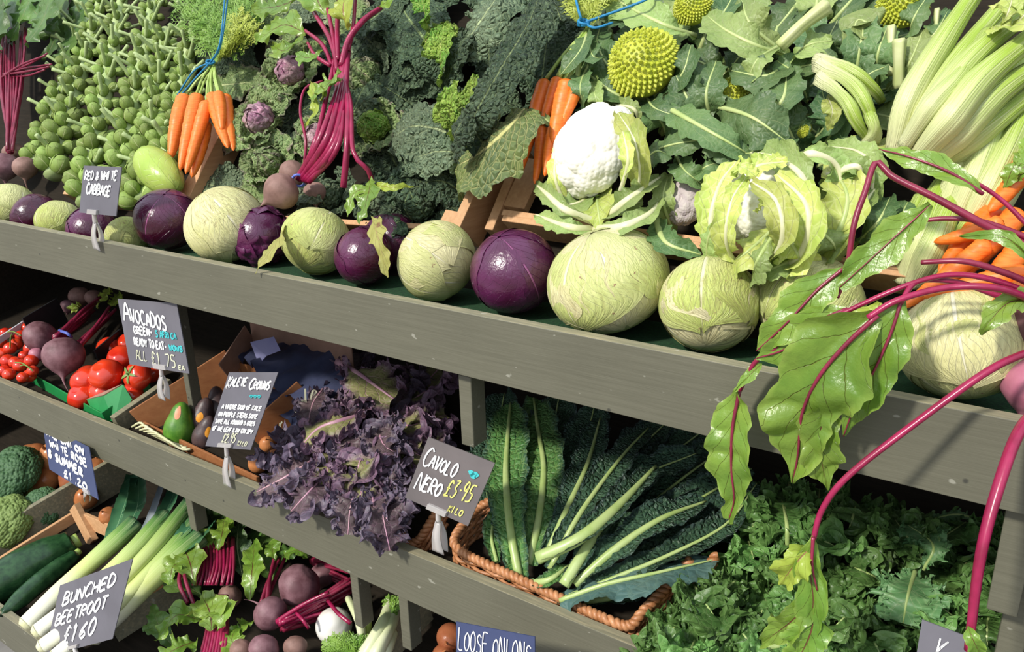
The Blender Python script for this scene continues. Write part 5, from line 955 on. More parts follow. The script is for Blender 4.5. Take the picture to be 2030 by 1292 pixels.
b = thing('beetroot_bunch', 'dark beetroots deep in the shade at the back of the middle shelf, upper left', 'beetroot bunch', MP(150, 590, .06)); beetroot(b, MP(157, 588, .08), 20 * mpp(MP(157, 588)), (0, -.3, -.9), 54, 'beet_b', .2); beetroot(b, MP(135, 607, .08), 14 * mpp(MP(157, 588)), (0, -.3, -.9), 55, 'beet', .2); beetroot(b, MP(185, 590, .08), 16 * mpp(MP(157, 588)), (0, -.3, -.9), 56, 'beet_b', .2)
def rim(name, label, cat, corners, h, mat, pl=MID, th=.006, parent=None, part='side'):
    root = parent or thing(name, label, cat, pl.at(*corners[0]));
    for (a_, b_) in zip(corners[:-1], corners[1:]):
        A_, B2 = pl.at(*a_), pl.at(*b_); dn = V(0, 0, -h / 2); beam(part, A_ + dn, B2 + dn, h, th, VM[mat], root, V(0, 0, 1), .001)
    return root
rim('plastic_crate', 'black plastic crate rim in the shade behind the beet stalks', 'crate', [(50, 628, .13), (118, 588, .13)], .10, 'black')
rim('plastic_crate', 'black plastic crate side just left of the avocado sign', 'crate', [(190, 692, .10), (240, 650, .10)], .08, 'black')
for k, (x, y) in enumerate([(57, 622), (70, 614), (83, 607), (96, 600), (108, 593)]): pass
rim('paper_strip', 'white paper shelf strip leaning at the far left edge of the middle shelf', 'label', [(-40, 692, .10), (52, 632, .10)], .022, 'white_p')
cb = thing('tomato_carton', 'green printed card carton with a folded corner flap under the tomatoes', 'carton', MP(200, 800, .02))
beam('side', MP(62, 748, .025), MP(208, 832, .025), .035, .004, VM['green_card'], cb, V(0, 0, 1)); beam('side', MP(208, 832, .03), MP(300, 770, .03), .05, .004, VM['green_card'], cb, V(0, 0, 1))
def plate(name, pts, th, mat, parent):
    pts = [np.array(p) for p in pts]; n = nrm(np.cross(pts[1] - pts[0], pts[2] - pts[0])) * th; k = len(pts); vs = pts + [p + n for p in pts]
    return obj(name, mesh(name, vs, [list(range(k))[::-1], [k + i for i in range(k)]] + [[i, (i + 1) % k, k + (i + 1) % k, k + i] for i in range(k)], False), VM[mat], parent)
plate('flap', [MP(172, 792, .05), MP(205, 784, .075), MP(226, 836, .02), MP(190, 828, .02)], .002, 'green_card', cb); plate('flap', [MP(205, 784, .075), MP(244, 762, .10), MP(262, 792, .06), MP(226, 836, .02)], .002, 'green_card', cb)
plate('flap', [MP(172, 792, .05), MP(205, 784, .076), MP(242, 762, .10), MP(212, 775, .08)], .002, 'brown_card', cb)
# shelf dividers
dv = thing('shelf_divider', 'weathered wooden divider board between the tomatoes and the avocados', 'divider', MP(240, 840, .03)); beam('board', MP(235, 852, .015), MP(345, 775, .015), .09, .022, VM['edge'], dv, V(0, 0, 1))
p = at(342, 700, .12); box('post', (p[0], .16, p[2] - .03), (.011, .015, .15), MAT['paint'], stand)
# avocado box
ab = thing('avocado_box', 'shallow wooden box with plywood sides holding avocados and onions', 'box', MP(400, 850, 0))
beam('side', MP(283, 846, .02), MP(470, 725, .10), .115, .006, VM['ply'], ab, V(0, 0, 1)); beam('side', MP(512, 880, .03), MP(618, 786, .09), .12, .006, VM['ply'], ab, V(0, 0, 1)); beam('side', MP(283, 846, .015), MP(515, 960, .015), .04, .006, VM['ply'], ab, V(0, 0, 1)); beam('side', MP(460, 742, .06), MP(618, 786, .07), .09, .006, VM['ply'], ab, V(0, 0, 1))
A_, B2 = MP(570, 845, .05), MP(640, 790, .09); write(ab, [('ide', .02, .0, .9, .9, 'w_pale', 0, .06)], MP(582, 828, .12), MP(640, 775, .15) - MP(582, 828, .12), V(0, 0, .05), nrm(V(.7, -.7, .1))); write(ab, [('r', .02, .0, .3, .5, 'w_pale', 0, .06)], MP(553, 850, .10), MP(600, 815, .12) - MP(553, 850, .10), V(0, 0, .05), nrm(V(.7, -.7, .1)))
def avocado(px, py, r, off, ax, mat, label, stick=()):
    c = MP(px, py, off); R = r * mpp(c); e1, e2, a_ = basis(ax); n = 30; z = -np.cos(np.linspace(0, PI, n)); rad = np.sin(np.linspace(0, PI, n)) * (1 - .24 * z) * (1 - .10 * np.exp(-((z - .4) / .3) ** 2)); s = np.linspace(0, 2 * PI, 24, endpoint=False)
    p = c + R * ((rad[:, None] * np.cos(s))[..., None] * e1 + (rad[:, None] * np.sin(s))[..., None] * e2 + (z[:, None] * 1.6 + 0 * s)[..., None] * a_)
    root = thing('avocado', label, 'avocado', c, 'avocados in the wooden box'); obj('skin', mesh('skin', p.reshape(-1, 3), grid_faces(n, 24, True)), VM[mat], root)
    for (u, dx, sr, sm) in stick:
        vd = nrm(CAM - c); sd = nrm(np.cross(a_, vd)); fr = nrm(np.cross(sd, a_)); t = dx; i_ = int((u + 1) / 2 * (n - 1)); d = math.cos(t) * fr + math.sin(t) * sd; q0 = c + R * (rad[i_] * d + z[i_] * 1.6 * a_) + d * .0012
        # curved oval patch following the skin
        vs = [c + R * (np.interp(z[i_] + ds * math.cos(w_), z, rad) * (math.cos(t + dt * math.sin(w_)) * fr + math.sin(t + dt * math.sin(w_)) * sd) + (z[i_] + ds * math.cos(w_)) * 1.6 * a_) * 1.015 for ds, dt in ((sr, sr * 1.2), (sr * .5, sr * .6)) for w_ in np.linspace(0, 2 * PI, 16, endpoint=False)] + [q0]
        fs = [[i, (i + 1) % 16, 16 + (i + 1) % 16, 16 + i] for i in range(16)] + [[16 + i, 16 + (i + 1) % 16, 32] for i in range(16)]
        obj('sticker', mesh('sticker', vs, fs), VM[sm], root)
    return root
avocado(357, 842, 30, .05, (.1, .2, .95), 'avo', 'bright green avocado with two peach stickers', [(.45, -.35, .26, 'sticker'), (-.45, -.5, .22, 'sticker')])
avocado(402, 822, 23, .05, (.2, .3, .9), 'avo_d', 'dark ripe avocado with an orange sticker right behind the green one', [(.1, -.2, .26, 'sticker_o')]); avocado(408, 858, 24, .035, (.3, .2, .9), 'avo_d', 'dark ripe avocado with an orange sticker half behind the kalete sign', [(.3, .2, .26, 'sticker_o')]); avocado(430, 800, 22, .05, (-.3, .3, .9), 'avo_d', 'dark avocado behind the top of the kalete sign')
rt = thing('raffia', 'loose pale roots and raffia ends lying on the edge of the avocado box', 'raffia', MP(295, 850, .03))
for k in range(7): tube('strand', [MP(262 + 8 * k, 846 + 3 * k, .03), MP(280 + 9 * k, 838 + 6 * k, .05), MP(300 + 10 * k, 860 + 5 * k, .03), MP(330 + 8 * k, 872 + 3 * k, .03)], .0035, VM['rib_w'], rt, seg=6, n=14)
def onion(px, py, r, off, label, pl=MID, mat='onion', ax=(.3, -.4, .8), grp=None, tuft=True):
    c = pl.at(px, py, off); R = r * mpp(c); e1, e2, a_ = basis(ax); n = 28; t = np.linspace(0, PI, n); z = -np.cos(t); rad = np.sin(t) ** .85; z2 = z * .92 + .28 * np.clip(z - .8, 0, 1) * 3; s = np.linspace(0, 2 * PI, 25)
    p = c + R * ((rad[:, None] * np.cos(s))[..., None] * e1 + (rad[:, None] * np.sin(s))[..., None] * e2 + (z2[:, None] + 0 * s)[..., None] * a_)
    root = thing('onion' if mat == 'onion' else 'white_onion', label, 'onion', c, grp or 'brown onions'); U, W = np.meshgrid(np.linspace(0, 1, n), np.linspace(0, 8, 25) % 1.0001, indexing='ij'); obj('bulb', mesh('bulb', p.reshape(-1, 3), grid_faces(n, 25), True, np.stack([U, W], -1).reshape(-1, 2)), VM[mat], root)
    if tuft: tube('neck', [c + a_ * R * .9, c + a_ * R * 1.25 + e1 * R * .1, c + a_ * R * 1.5 + e1 * R * .25], [R * .16, R * .09, R * .03], VM[mat], root, seg=8, n=8)
    return root
onion(546, 912, 22, .04, 'brown onion at the lower left edge of the purple kale'); onion(512, 918, 20, .03, 'brown onion right of the kalete sign clip'); onion(548, 825, 14, .05, 'small onion in the shade right of the kalete sign', mat='onion'); onion(530, 880, 16, .03, 'brown onion partly behind the bottom corner of the kalete sign')
# cardboard box with blue tissue
kb = thing('cardboard_box', 'open cardboard box lined with dark blue tissue behind the purple kale', 'box', MP(580, 720, .02))
beam('side', MP(500, 668, .14), MP(700, 712, .14), .12, .004, VM['brown_card'], kb, V(0, 0, 1)); beam('side', MP(500, 668, .14), MP(450, 745, .10), .10, .004, VM['brown_card'], kb, V(0, 0, 1))
leaf('tissue', [MP(500, 690, .12), MP(560, 700, .15), MP(640, 770, .12), MP(660, 820, .08)], .10, VM['tissue'], kb, prof=[(0, .5), (.5, 1), (1, .6)], hint=MID.n, ruf=.12, crin=.01, cf=8, seed=3); leaf('tissue', [MP(560, 760, .06), MP(600, 790, .08), MP(650, 830, .05)], .09, VM['tissue'], kb, prof=[(0, .5), (.5, 1), (1, .6)], hint=MID.n, ruf=.12, crin=.01, cf=8, seed=8)
plate('tissue_flap', [MP(496, 678, .18), MP(543, 667, .20), MP(556, 694, .19), MP(528, 705, .17), MP(513, 722, .15)], .001, 'lilac', kb)

# --- kale leaves
KP = [(0, .08), (.15, .3), (.35, .75), (.6, 1), (.82, .9), (.95, .55), (1, .25)]
def frilled(P, W, frill, curls, k, tight=1.0):       # a leaf blade whose margin winds into tight curls
    k = dict(k); seed = k['seed']; tight = k.pop('tight', 1.0); nu, nv = k['nu'], k['nv']; me = leaf_me('blade', P, W, frill=frill, **k)
    if not curls: return me
    v = np.empty(len(me.vertices) * 3, dtype=np.float32); me.vertices.foreach_get('co', v); v = v.reshape(nu, nv + 1, 3).astype(float); u = np.linspace(0, 1, nu); r = np.random.RandomState(seed)
    uv = np.stack(np.meshgrid(u, np.linspace(0, 1, nv + 1), indexing='ij'), -1).reshape(-1, 2); vs = [v.reshape(-1, 3)]; fs = [grid_faces(nu, nv + 1)]; uvs = [uv]; b = nu * (nv + 1); T, N, B = frames(curve(P, nu), k['hint'])
    for col, inn, sg in ((0, 0, -1), (nv, 0, 1), (2, 1, -1), (nv - 2, 1, 1)) if tight < 1.2 else ((0, 0, -1), (nv, 0, 1), (2, 1, -1), (nv - 2, 1, 1), (4, 1, -1), (nv - 4, 1, 1)):
        n = int(460 * tight); s = np.linspace(.12, 1, n); I = s * (nu - 1); i0 = np.minimum(I.astype(int), nu - 2); f = (I - i0)[:, None]
        g = lambda A: A[i0] * (1 - f) + A[i0 + 1] * f
        m = g(v[:, col]); t, nn, bb = g(T), g(N), g(B) * sg; R = W * curls / tight ** .7 * (.20 + .05 * np.sin(s * 31 + r.uniform(0, 6)))[:, None]; c1, c2 = r.uniform(10, 13) * tight, r.uniform(23, 29) * tight; p0 = r.uniform(0, 6.3, 4)
        ph = c1 * 6.283 * s + p0[0] + 1.6 * np.sin(c1 * 2.4 * s + p0[1]); p2 = c2 * 6.283 * s + p0[2]
        rows = [m]
        for k_ in (.35, .7, 1.0):
            d = nn * (np.sin(ph) + .45 * np.sin(p2) * k_)[:, None] + t * (.9 * np.cos(ph) + .4 * np.cos(p2 + 1) * k_)[:, None] + bb * (.35 + .5 * np.sin(ph * .5 + p0[3]) + .4 * k_ * np.cos(p2))[:, None]
            rows.append(m + d * R * k_)
        vs.append(np.stack(rows, 1).reshape(-1, 3)); fs.append(grid_faces(n, 4) + b); b += n * 4; uvs.append(np.stack([np.repeat(s, 4), .5 + .5 * sg * np.tile([.9, .94, .98, 1.0], n)], -1))
    bpy.data.meshes.remove(me); return mesh('blade', np.vstack(vs), np.vstack(fs), True, np.vstack(uvs))
def kale(q, wpx, m, rib, label, grp, pl=MID, frill=.22, rr=.07, nm='kale_leaf', curls=1.0, **k):
    root = thing(nm, label, 'kale leaf', pl.at(*q[0]), grp); k.setdefault('nu', 120); k.setdefault('nv', 24); k.setdefault('rf', 2.2); k.setdefault('ruf', .22); k.setdefault('jag', .12); k.setdefault('prof', KP)
    me = frilled(path(pl, q), wpx * mpp(pl.at(*q[len(q) // 2])), frill, curls, dict(k, hint=pl.n, seed=k.get('seed', int(q[0][0] * 7 + q[0][1]) % 9999))); bo = obj('blade', me, VM[m], root); P = path(pl, q); mm = mpp(P[0]); tube('midrib', P, [wpx * rr * mm * 1.2, wpx * rr * mm * .8, wpx * rr * mm * .3], VM[rib], bo, seg=8, n=16, flat=.7); return root
rk = random.Random(21)
def PKZ(x, y):
    z = zone(x, y, [['at the top beside the blue tissue', 'at the top under the front board'], ['at the left by the onions', 'at the right near the wooden post'], ['spilling over the board below the kalete sign', 'spilling over the board below the cavolo sign']], [720], [800, 930])
    return 'frilly purple kale leaf ' + z, 'purple kale leaves ' + z
def GKZ(x, y):
    z = zone(x, y, [['left of the long pink beet stalk', 'right of the long pink beet stalk', 'in the dark by the right post'], ['next to the second basket', 'below the smooth fan-veined leaf', 'at the lower right corner']], [1600, 1850], [1150])
    return 'curly green kale leaf in the heap ' + z, 'green kale leaves ' + z
pk = [(560, 940), (530, 960), (600, 960), (560, 900), (620, 900), (660, 980), (700, 1000), (640, 860), (600, 850), (740, 1030), (780, 1040), (760, 980), (720, 930), (680, 880), (780, 920), (820, 960), (830, 900), (760, 860), (860, 860), (690, 820), (650, 790), (740, 790), (820, 830), (870, 820), (720, 730), (800, 760), (860, 770), (680, 720), (640, 930), (700, 1040), (600, 990), (800, 1010), (770, 1060), (850, 740), (880, 900), (590, 880)]
for i, (x, y) in enumerate(pk):
    base = (.62 * x + .38 * 730, .62 * y + .38 * 850); g = .10 * math.exp(-(((x - 720) / 130) ** 2 + ((y - 890) / 150) ** 2)); m = 'pkale_g' if (x > 800 and y < 850) or rk.random() < .15 else 'pkale'
    dx, dy = x - base[0] + rk.uniform(-25, 25), y - base[1] + rk.uniform(-20, 20); o = .04 + g
    if y > 756 + .42 * x - 75: o = max(o, .115)
    kale([(base[0] - dx * .2, base[1] - dy * .2, max(.01, o - .02)), (base[0] + dx * .5, base[1] + dy * .5, o + .03), (x + dx * .35, y + dy * .35, o - .005)], rk.uniform(36, 48), m, 'prib', *PKZ(x, y), tilt=rk.uniform(-.5, .5), seed=300 + i)
kale([(668, 716, .16), (710, 740, .18), (745, 765, .175), (780, 790, .16)], 62, 'pkale_g', 'prib', 'upturned pale mauve kale leaf with pink stalk on top of the purple heap', 'upturned purple kale leaves', frill=.08, rr=.09, cup=-.3, curls=.5, prof=[(0, .04), (.35, .15), (.5, .75), (.75, 1), (.95, .6), (1, .2)])
kale([(722, 822, .16), (670, 835, .185), (630, 850, .175), (600, 880, .15)], 44, 'pkale_g', 'prib', 'upturned kale leaf whose cut stalk bends left in the middle of the purple heap', 'upturned purple kale leaves', frill=.10, rr=.12, cup=-.3)
kale([(640, 770, .12), (620, 800, .15), (610, 840, .14)], 32, 'pkale', 'prib', 'curled purple kale leaf beside the dark blue tissue', 'upturned purple kale leaves', frill=.1)
kale([(655, 880, .13), (650, 930, .15), (640, 960, .14)], 34, 'pkale_g', 'prib', 'dull green-purple kale leaf low in the middle of the purple heap', 'upturned purple kale leaves', frill=.1)
kale([(745, 830, .13), (760, 880, .17), (790, 900, .15)], 36, 'pkale', 'prib', 'grey-purple kale leaf with a ladder of side veins near the cavolo nero sign', 'upturned purple kale leaves', frill=.1)
# --- wicker baskets
def basket(label, corners, h, back, name='wicker_basket'):
    root = thing(name, label, 'basket', MP(*corners[0][:2], 0)); C_ = [MP(*c) for c in corners]; c = curve(C_, 260); T, N, B2 = frames(c, (0, 0, 1)); L = np.cumsum(np.linalg.norm(np.diff(c, axis=0), axis=1))[-1]
    for s_ in (0, PI):                     # braided rim: two thick strands wound round each other
        a_ = np.linspace(0, L / .011 * PI, 260) + s_; tube('rim_strand', c + .0042 * (np.cos(a_)[:, None] * N + np.sin(a_)[:, None] * B2), .0056, VM['wicker'], root, seg=8, n=900)
    nst = max(4, int(L / .03)); idx = np.linspace(4, 255, nst).astype(int)
    rows = int(h / .009)
    for r_ in range(rows):
        z = -.012 - r_ * .009; q = c[idx] + V(0, 0, z) + B2[idx] * ((-1.0) ** (np.arange(nst) + r_))[:, None] * .004; tube('weave', q, .0042, VM['wicker'], root, seg=6, n=nst * 3)
    for k in idx[::2]: tube('stake', [c[k], c[k] + V(0, 0, -h)], .0035, VM['wicker'], root, seg=6, n=4)
    return root
basket('rectangular wicker basket holding the cavolo nero behind the middle front board', [(985, 985, .09), (945, 1010, .07), (903, 1062, .07), (914, 1092, .066), (1000, 1134, .066), (1100, 1180, .066), (1200, 1226, .066), (1248, 1240, .066), (1275, 1212, .072), (1320, 1165, .08), (1370, 1110, .1)], .10, None)
basket('wicker basket corner holding the purple kale beside the clear clip', [(800, 1000, .09), (770, 1068, .035), (800, 1080, .03), (830, 1070, .035), (850, 1040, .06), (885, 985, .09)], .07, None)
basket('second wicker basket whose side shows between the cavolo nero and the green kale', [(1290, 1320, .03), (1332, 1260, .045), (1348, 1215, .06), (1380, 1160, .08), (1420, 1100, .1)], .09, None)
# --- cavolo nero
CV = [(0, .35), (.1, .5), (.3, .75), (.6, 1), (.85, .85), (.97, .45), (1, .15)]
def cav(q, w_, m, rw, lab, **k):
    root = thing('cavolo_nero_leaf', lab, 'kale leaf', MP(*q[0]), 'cavolo nero leaves in the wicker basket' if lab[:4] != 'deep' else lab); k.setdefault('frill', .03)
    bo = pleaf('blade', q, w_, m, root, pl=MID, prof=k.pop('prof', CV), nu=80, nv=26, ruf=k.pop('ruf', .14), rf=2.5, cup=k.pop('cup', .6), crin=k.pop('crin', .0038), cf=32, jag=.05, **k)
    P = path(MID, q); mm = mpp(P[0]); o = .0025 * MID.n; tube('midrib', P + o, [rw * mm, rw * mm * .9, rw * mm * .6, rw * mm * .25], VM['crib'], bo, seg=10, n=24, flat=.8)
dk = ['deep dark cavolo nero leaf behind the fan, towards the hanging beet leaf', 'deep dark cavolo nero leaf behind the two upright light leaves']
for i, q in enumerate([[(1180, 1060, .03), (1300, 930, .07), (1400, 850, .08)], [(1200, 1080, .03), (1340, 960, .08), (1450, 880, .09)], [(1220, 1090, .03), (1370, 1000, .08), (1490, 930, .10)], [(1240, 1100, .03), (1400, 1040, .08), (1510, 985, .09)], [(1140, 1050, .03), (1230, 930, .06), (1330, 830, .08)], [(1100, 1040, .03), (1150, 920, .06), (1180, 800, .08)], [(1060, 1000, .02), (1090, 880, .05), (1110, 780, .08)], [(1000, 1000, .02), (985, 880, .05), (1000, 780, .07)], [(1250, 1110, .05), (1380, 1060, .10), (1470, 1040, .10)], [(980, 1040, .03), (965, 950, .06), (975, 860, .07)], [(1120, 1060, .04), (1240, 960, .10), (1380, 900, .11)]]):
    cav(q, 52, 'cavolo', 4, dk[q[2][0] < 1250], seed=500 + i)
cav([(1030, 1150, .05), (1012, 1050, .10), (1003, 940, .11), (1008, 850, .10), (1012, 800, .08)], 50, 'cavolo_l', 9, 'upright light green cavolo nero leaf nearest the price sign', cup=.4)
cav([(1048, 1120, .05), (1068, 1030, .09), (1078, 930, .10), (1066, 850, .09), (1058, 790, .07)], 50, 'cavolo_l', 8, 'second upright light green cavolo nero leaf from the price sign', cup=.3)
cav([(1080, 1110, .06), (1120, 1020, .10), (1165, 920, .10), (1190, 830, .08)], 36, 'cavolo', 7, 'dark cavolo nero leaf with a straight bright rib right of the two light upright leaves')
cav([(1090, 1130, .05), (1150, 1020, .11), (1230, 910, .12), (1285, 850, .10)], 36, 'cavolo', 6, 'grey-green folded cavolo nero leaf leaning up to the right')
cav([(1066, 1108, .12), (1150, 1068, .15), (1230, 1000, .16), (1300, 925, .14)], 34, 'cavolo', 13, 'cavolo nero leaf with the thickest pale rib lying across the middle of the basket', cup=.9)
cav([(1118, 1162, .09), (1165, 1085, .12), (1215, 1010, .13), (1260, 950, .11)], 30, 'cavolo', 12, 'cavolo nero leaf with a broad cut rib end standing steeply in the basket', cup=.8)
cav([(1140, 1160, .08), (1220, 1090, .12), (1310, 1030, .14), (1400, 995, .12)], 46, 'cavolo', 9, 'cavolo nero leaf with a long pale rib sweeping to the right', cup=.7)
cav([(1105, 1192, .06), (1210, 1150, .09), (1330, 1100, .11), (1440, 1040, .12), (1500, 960, .13)], 36, 'cavolo', 5, 'long folded cavolo nero leaf reaching past the hanging beet leaf', cup=.8)
cav([(1110, 1192, .07), (1200, 1160, .10), (1310, 1135, .11), (1420, 1110, .10)], 58, 'cavolo_b', 5, 'broad bluish cavolo nero leaf hanging over the right basket rim', cup=-.2, crin=.002, tilt=-.3)
cav([(1040, 1160, .05), (1090, 1150, .08), (1130, 1120, .08)], 22, 'cavolo_l', 8, 'short yellowish cavolo nero stalk end at the front rim'); cav([(985, 1115, .05), (975, 1060, .07), (990, 1000, .08)], 22, 'cavolo_l', 4, 'small cavolo nero leaf against the left basket side')
cav([(1160, 1195, .03), (1250, 1180, .06), (1330, 1150, .07)], 22, 'cavolo', 6, 'cavolo nero stalk lying lowest in the basket front')
# --- green curly kale
gk = []
for i in range(72):
    for _ in range(60):
        x, y = rk.uniform(1290, 2010), rk.uniform(960, 1310)
        lo = 1290 - (x - 1275) * 1.25 if x < 1500 else 1000 + (x - 1560) * .15
        if y < max(lo, 990) : continue
        if all((x - a_) ** 2 + (y - b_) ** 2 > 60 ** 2 for a_, b_ in gk): gk.append((x, y)); break
for i, (x, y) in enumerate(gk):
    t = rk.uniform(0, 6.28); r_ = rk.uniform(45, 65); dx, dy = math.cos(t) * r_, math.sin(t) * r_; o = .07 + .045 * math.sin(x * .031 + 1) * math.sin(y * .037) + rk.uniform(-.02, .03) + (.03 if y > 1150 else 0) - (.05 if x > 1850 and y < 1200 else 0)
    kale([(x - dx, y - dy, o - .07), (x - dx * .3, y - dy * .3, o + .01), (x + dx * .3, y + dy * .3, o + .035), (x + dx * .85, y + dy * .85, o - .03)], rk.uniform(38, 50), 'gkale', 'crib', *GKZ(x, y), frill=.30, nu=140, nv=26, rf=3.0, tight=1.5, curls=1.5, tilt=rk.uniform(-.4, .4), seed=700 + i)
for q, w_, m, lab, kw in [([(1835, 1120, .13), (1810, 1080, .16), (1775, 1030, .14)], 46, 'gkale', 'tall curly kale leaf with a smooth folded middle, right of the pink beet stalk', {}), ([(1815, 1130, .14), (1800, 1180, .17), (1790, 1235, .14)], 62, 'gkale_s', 'smooth flat kale leaf with white fan veins in the right of the heap', dict(frill=.10, curls=.5)), ([(1830, 1130, .14), (1850, 1080, .17), (1800, 1040, .15)], 40, 'gkale_s', 'smooth folded kale leaf above the flat one with fan veins', dict(frill=.1, curls=.6)),
        ([(1290, 1275, .07), (1360, 1262, .11), (1440, 1200, .13)], 50, 'gkale', 'light curly kale leaf with a yellow-green stalk over the front board corner', dict(rr=.12)), ([(1425, 1290, .12), (1510, 1285, .14), (1600, 1270, .14)], 44, 'gkale', 'curly kale leaf with its thick cut stalk pointing left at the bottom edge', dict(rr=.18)), ([(1375, 1200, .10), (1420, 1180, .14), (1460, 1150, .12)], 34, 'gkale', 'small light kale leaf with pale stalk by the second basket', dict(rr=.14)),
        ([(1560, 1090, .10), (1560, 1040, .14), (1550, 990, .11)], 62, 'gkale', 'round tight curly kale leaf left of the long pink beet stalk', {}), ([(1960, 1040, .04), (1900, 1020, .06), (1840, 1030, .05)], 12, 'gkale_s', 'thin bare kale stalk in the dark under the front board', dict(rr=.25, curls=0))]:
    k = dict(frill=.28); k.update(kw); kale(q, w_, m, 'crib', lab, 'single kale leaves lying on top of the green heap', **dict(dict(curls=1.5, tight=1.4), **k))
sign('grey board with a white K at the bottom right corner on the green kale', (1828, 1228), (1945, 1272), (1805, 1370), -.10, 'chalk', [('K', .30, .50, .22, .34, 'w_white', -.05, .035), ('ALE', .48, .50, .40, .22, 'w_white', -.05, .035)], tilt=15)
# ================================================================== bottom shelf
def brocc(px, py, r, off, label, mat, ax, seed):
    c = LP(px, py, off); R = r * mpp(c); root = thing('broccoli', label, 'broccoli', c, 'broccoli heads at the lower left'); obj('floret_crown', curd_me('floret_crown', c, R, nrm(V(*ax)), seed, n1=30, n2=1400, sq=(1, 1, .8), amp=.25, amp2=.07), VM[mat], root)
    tube('stem', [c, c - nrm(V(*ax)) * R * 1.2], [R * .35, R * .25], VM['stalk_g'], root, seg=12, n=6)
brocc(25, 945, 62, .10, 'largest dark broccoli head at the left edge', 'broc', (-.1, -.6, .8), 1); brocc(84, 1008, 42, .06, 'smaller bluish broccoli head right of the large one', 'broc', (.2, -.6, .75), 2); brocc(15, 1035, 55, .08, 'yellowish green broccoli head lowest at the left edge', 'broc_y', (0, -.6, .8), 3)
for (x, y, r, o, lab) in [(70, 912, 34, .07, 'large orange-brown onion topmost in the lower left pile'), (112, 905, 32, .09, 'pale brown onion just left of the blue sign'), (150, 950, 30, .06, 'onion directly under the blue sign'), (190, 935, 28, .07, 'dark brown onion right of the blue sign'), (225, 925, 26, .06, 'reddish onion at the right end of the lower left pile'), (170, 985, 24, .05, 'onion in the gap above the crate corner'), (90, 950, 28, .04, 'onion squeezed against the bluish broccoli'), (130, 870, 26, .05, 'onion in shade behind the pile'), (215, 1022, 18, .08, 'single onion showing behind the leek tops')]:
    onion(x, y, r, o, lab, pl=LOW, ax=(rng.uniform(-.6, .6), -.5, .7))
sign('dark blue board with scribbled white writing standing in the onions', (84, 838), (176, 886), (98, 930), -.02, 'chalk_b', [('THE ONION', .05, .78, .85, .12, 'w_white', 0, .02), ('WHITE ROSE', .12, .56, .80, .14, 'w_white', 0, .018), ('8 SUMMER', .05, .30, .75, .16, 'w_white', 0, .022), ('£1.20', .35, .06, .5, .14, 'w_white', 0, .018)], tilt=20, yaw=-10, cliptip=(172, 985, .8, -.03, .04))
dv = thing('shelf_divider', 'dark painted divider between the onions and the courgettes', 'divider', LP(120, 1010, .05)); beam('board', LP(-40, 1103, .06), LP(255, 925, .06), .12, .02, MAT['edge'], dv, V(0, 0, 1))
kb = thing('wooden_crate', 'slatted wooden crate with an upright corner post around the courgettes', 'crate', LP(80, 1060, .03)); beam('rail', LP(-30, 1135, .05), LP(150, 1022, .05), .035, .012, VM['crate'], kb, V(0, 0, 1)); beam('rail', LP(148, 1003, .09), LP(185, 1075, .0), .045, .02, VM['crate'], kb, (1, 0, 0)); beam('rail', LP(150, 1022, .05), LP(240, 1060, .05), .05, .012, VM['crate'], kb, V(0, 0, 1)); beam('rail', LP(190, 1240, .02), LP(345, 1152, .02), .035, .014, VM['crate'], kb, V(0, 0, 1))
dv = thing('shelf_divider', 'painted divider rail between the leeks and the beetroot', 'divider', LP(300, 1200, .0)); beam('board', LP(230, 1262, .01), LP(372, 1172, .01), .10, .018, MAT['edge'], dv, V(0, 0, 1))
def courgette(a_, b_, r, label):
    A_, B2 = LP(*a_), LP(*b_); m = mpp(A_); root = thing('courgette', label, 'courgette', A_, 'courgettes in the bottom crate'); tube('skin', [A_, A_ * .95 + B2 * .05, (A_ + B2) / 2 + V(0, 0, .004), A_ * .06 + B2 * .94, B2], [r * m * .5, r * m * .92, r * m, r * m * .9, r * m * .6], VM['courg'], root, seg=24, n=40, ribs=5, ribd=.03); tube('stem', [B2, B2 + (B2 - A_) * .06], r * m * .4, VM['stalk_g'], root, seg=6, n=4)
courgette((-60, 1190, .06), (145, 1075, .05), 42, 'thick dark green courgette in the bottom crate'); courgette((8, 1216, .06), (150, 1098, .05), 20, 'slim dark green courgette beside the leeks')
def leek(q, r, label, tops):
    P = path(LOW, q); m = mpp(P[0]); root = thing('leek', label, 'leek', P[0], 'leeks on the bottom shelf'); tube('shaft', P, [r * m * .92, r * m, r * m, r * m * 1.15, r * m * 1.2], VM['leek'], root, seg=20, n=40, flat=.85, hint=(0, -.6, .8)); 
    d = nrm(P[0] - P[1]); tube('root_end', [P[0], P[0] + d * .012], [r * m * .9, r * m * .5], VM['rib_w'], root, seg=12, n=4)
    for t, w_, mt in tops: pleaf('leaf', t, w_, mt, root, pl=LOW, prof=[(0, .7), (.4, 1), (1, .75)], cup=.7, ruf=.05)
leek([(52, 1235, .10), (130, 1160, .12), (215, 1085, .14), (270, 1035, .15)], 19, 'leftmost leek with a thick white shaft and dark leaf fan', [([(215, 1085, .14), (240, 1020, .16), (265, 940, .14)], 20, 'leekleaf'), ([(230, 1075, .14), (270, 1010, .17), (275, 945, .15)], 22, 'leekleaf')])
leek([(75, 1250, .10), (160, 1185, .12), (260, 1095, .15), (330, 1020, .16)], 18, 'pale yellow-green leek second from the left', [([(260, 1090, .16), (295, 1035, .17), (322, 960, .15)], 9, 'leek_g'), ([(280, 1075, .15), (330, 1010, .17), (350, 960, .14)], 18, 'leekleaf')])
leek([(85, 1280, .10), (190, 1200, .13), (300, 1090, .16), (375, 1000, .16)], 17, 'bright green leek in the middle of the bundle', [([(330, 1050, .16), (370, 1000, .17), (390, 960, .15)], 14, 'leekleaf')])
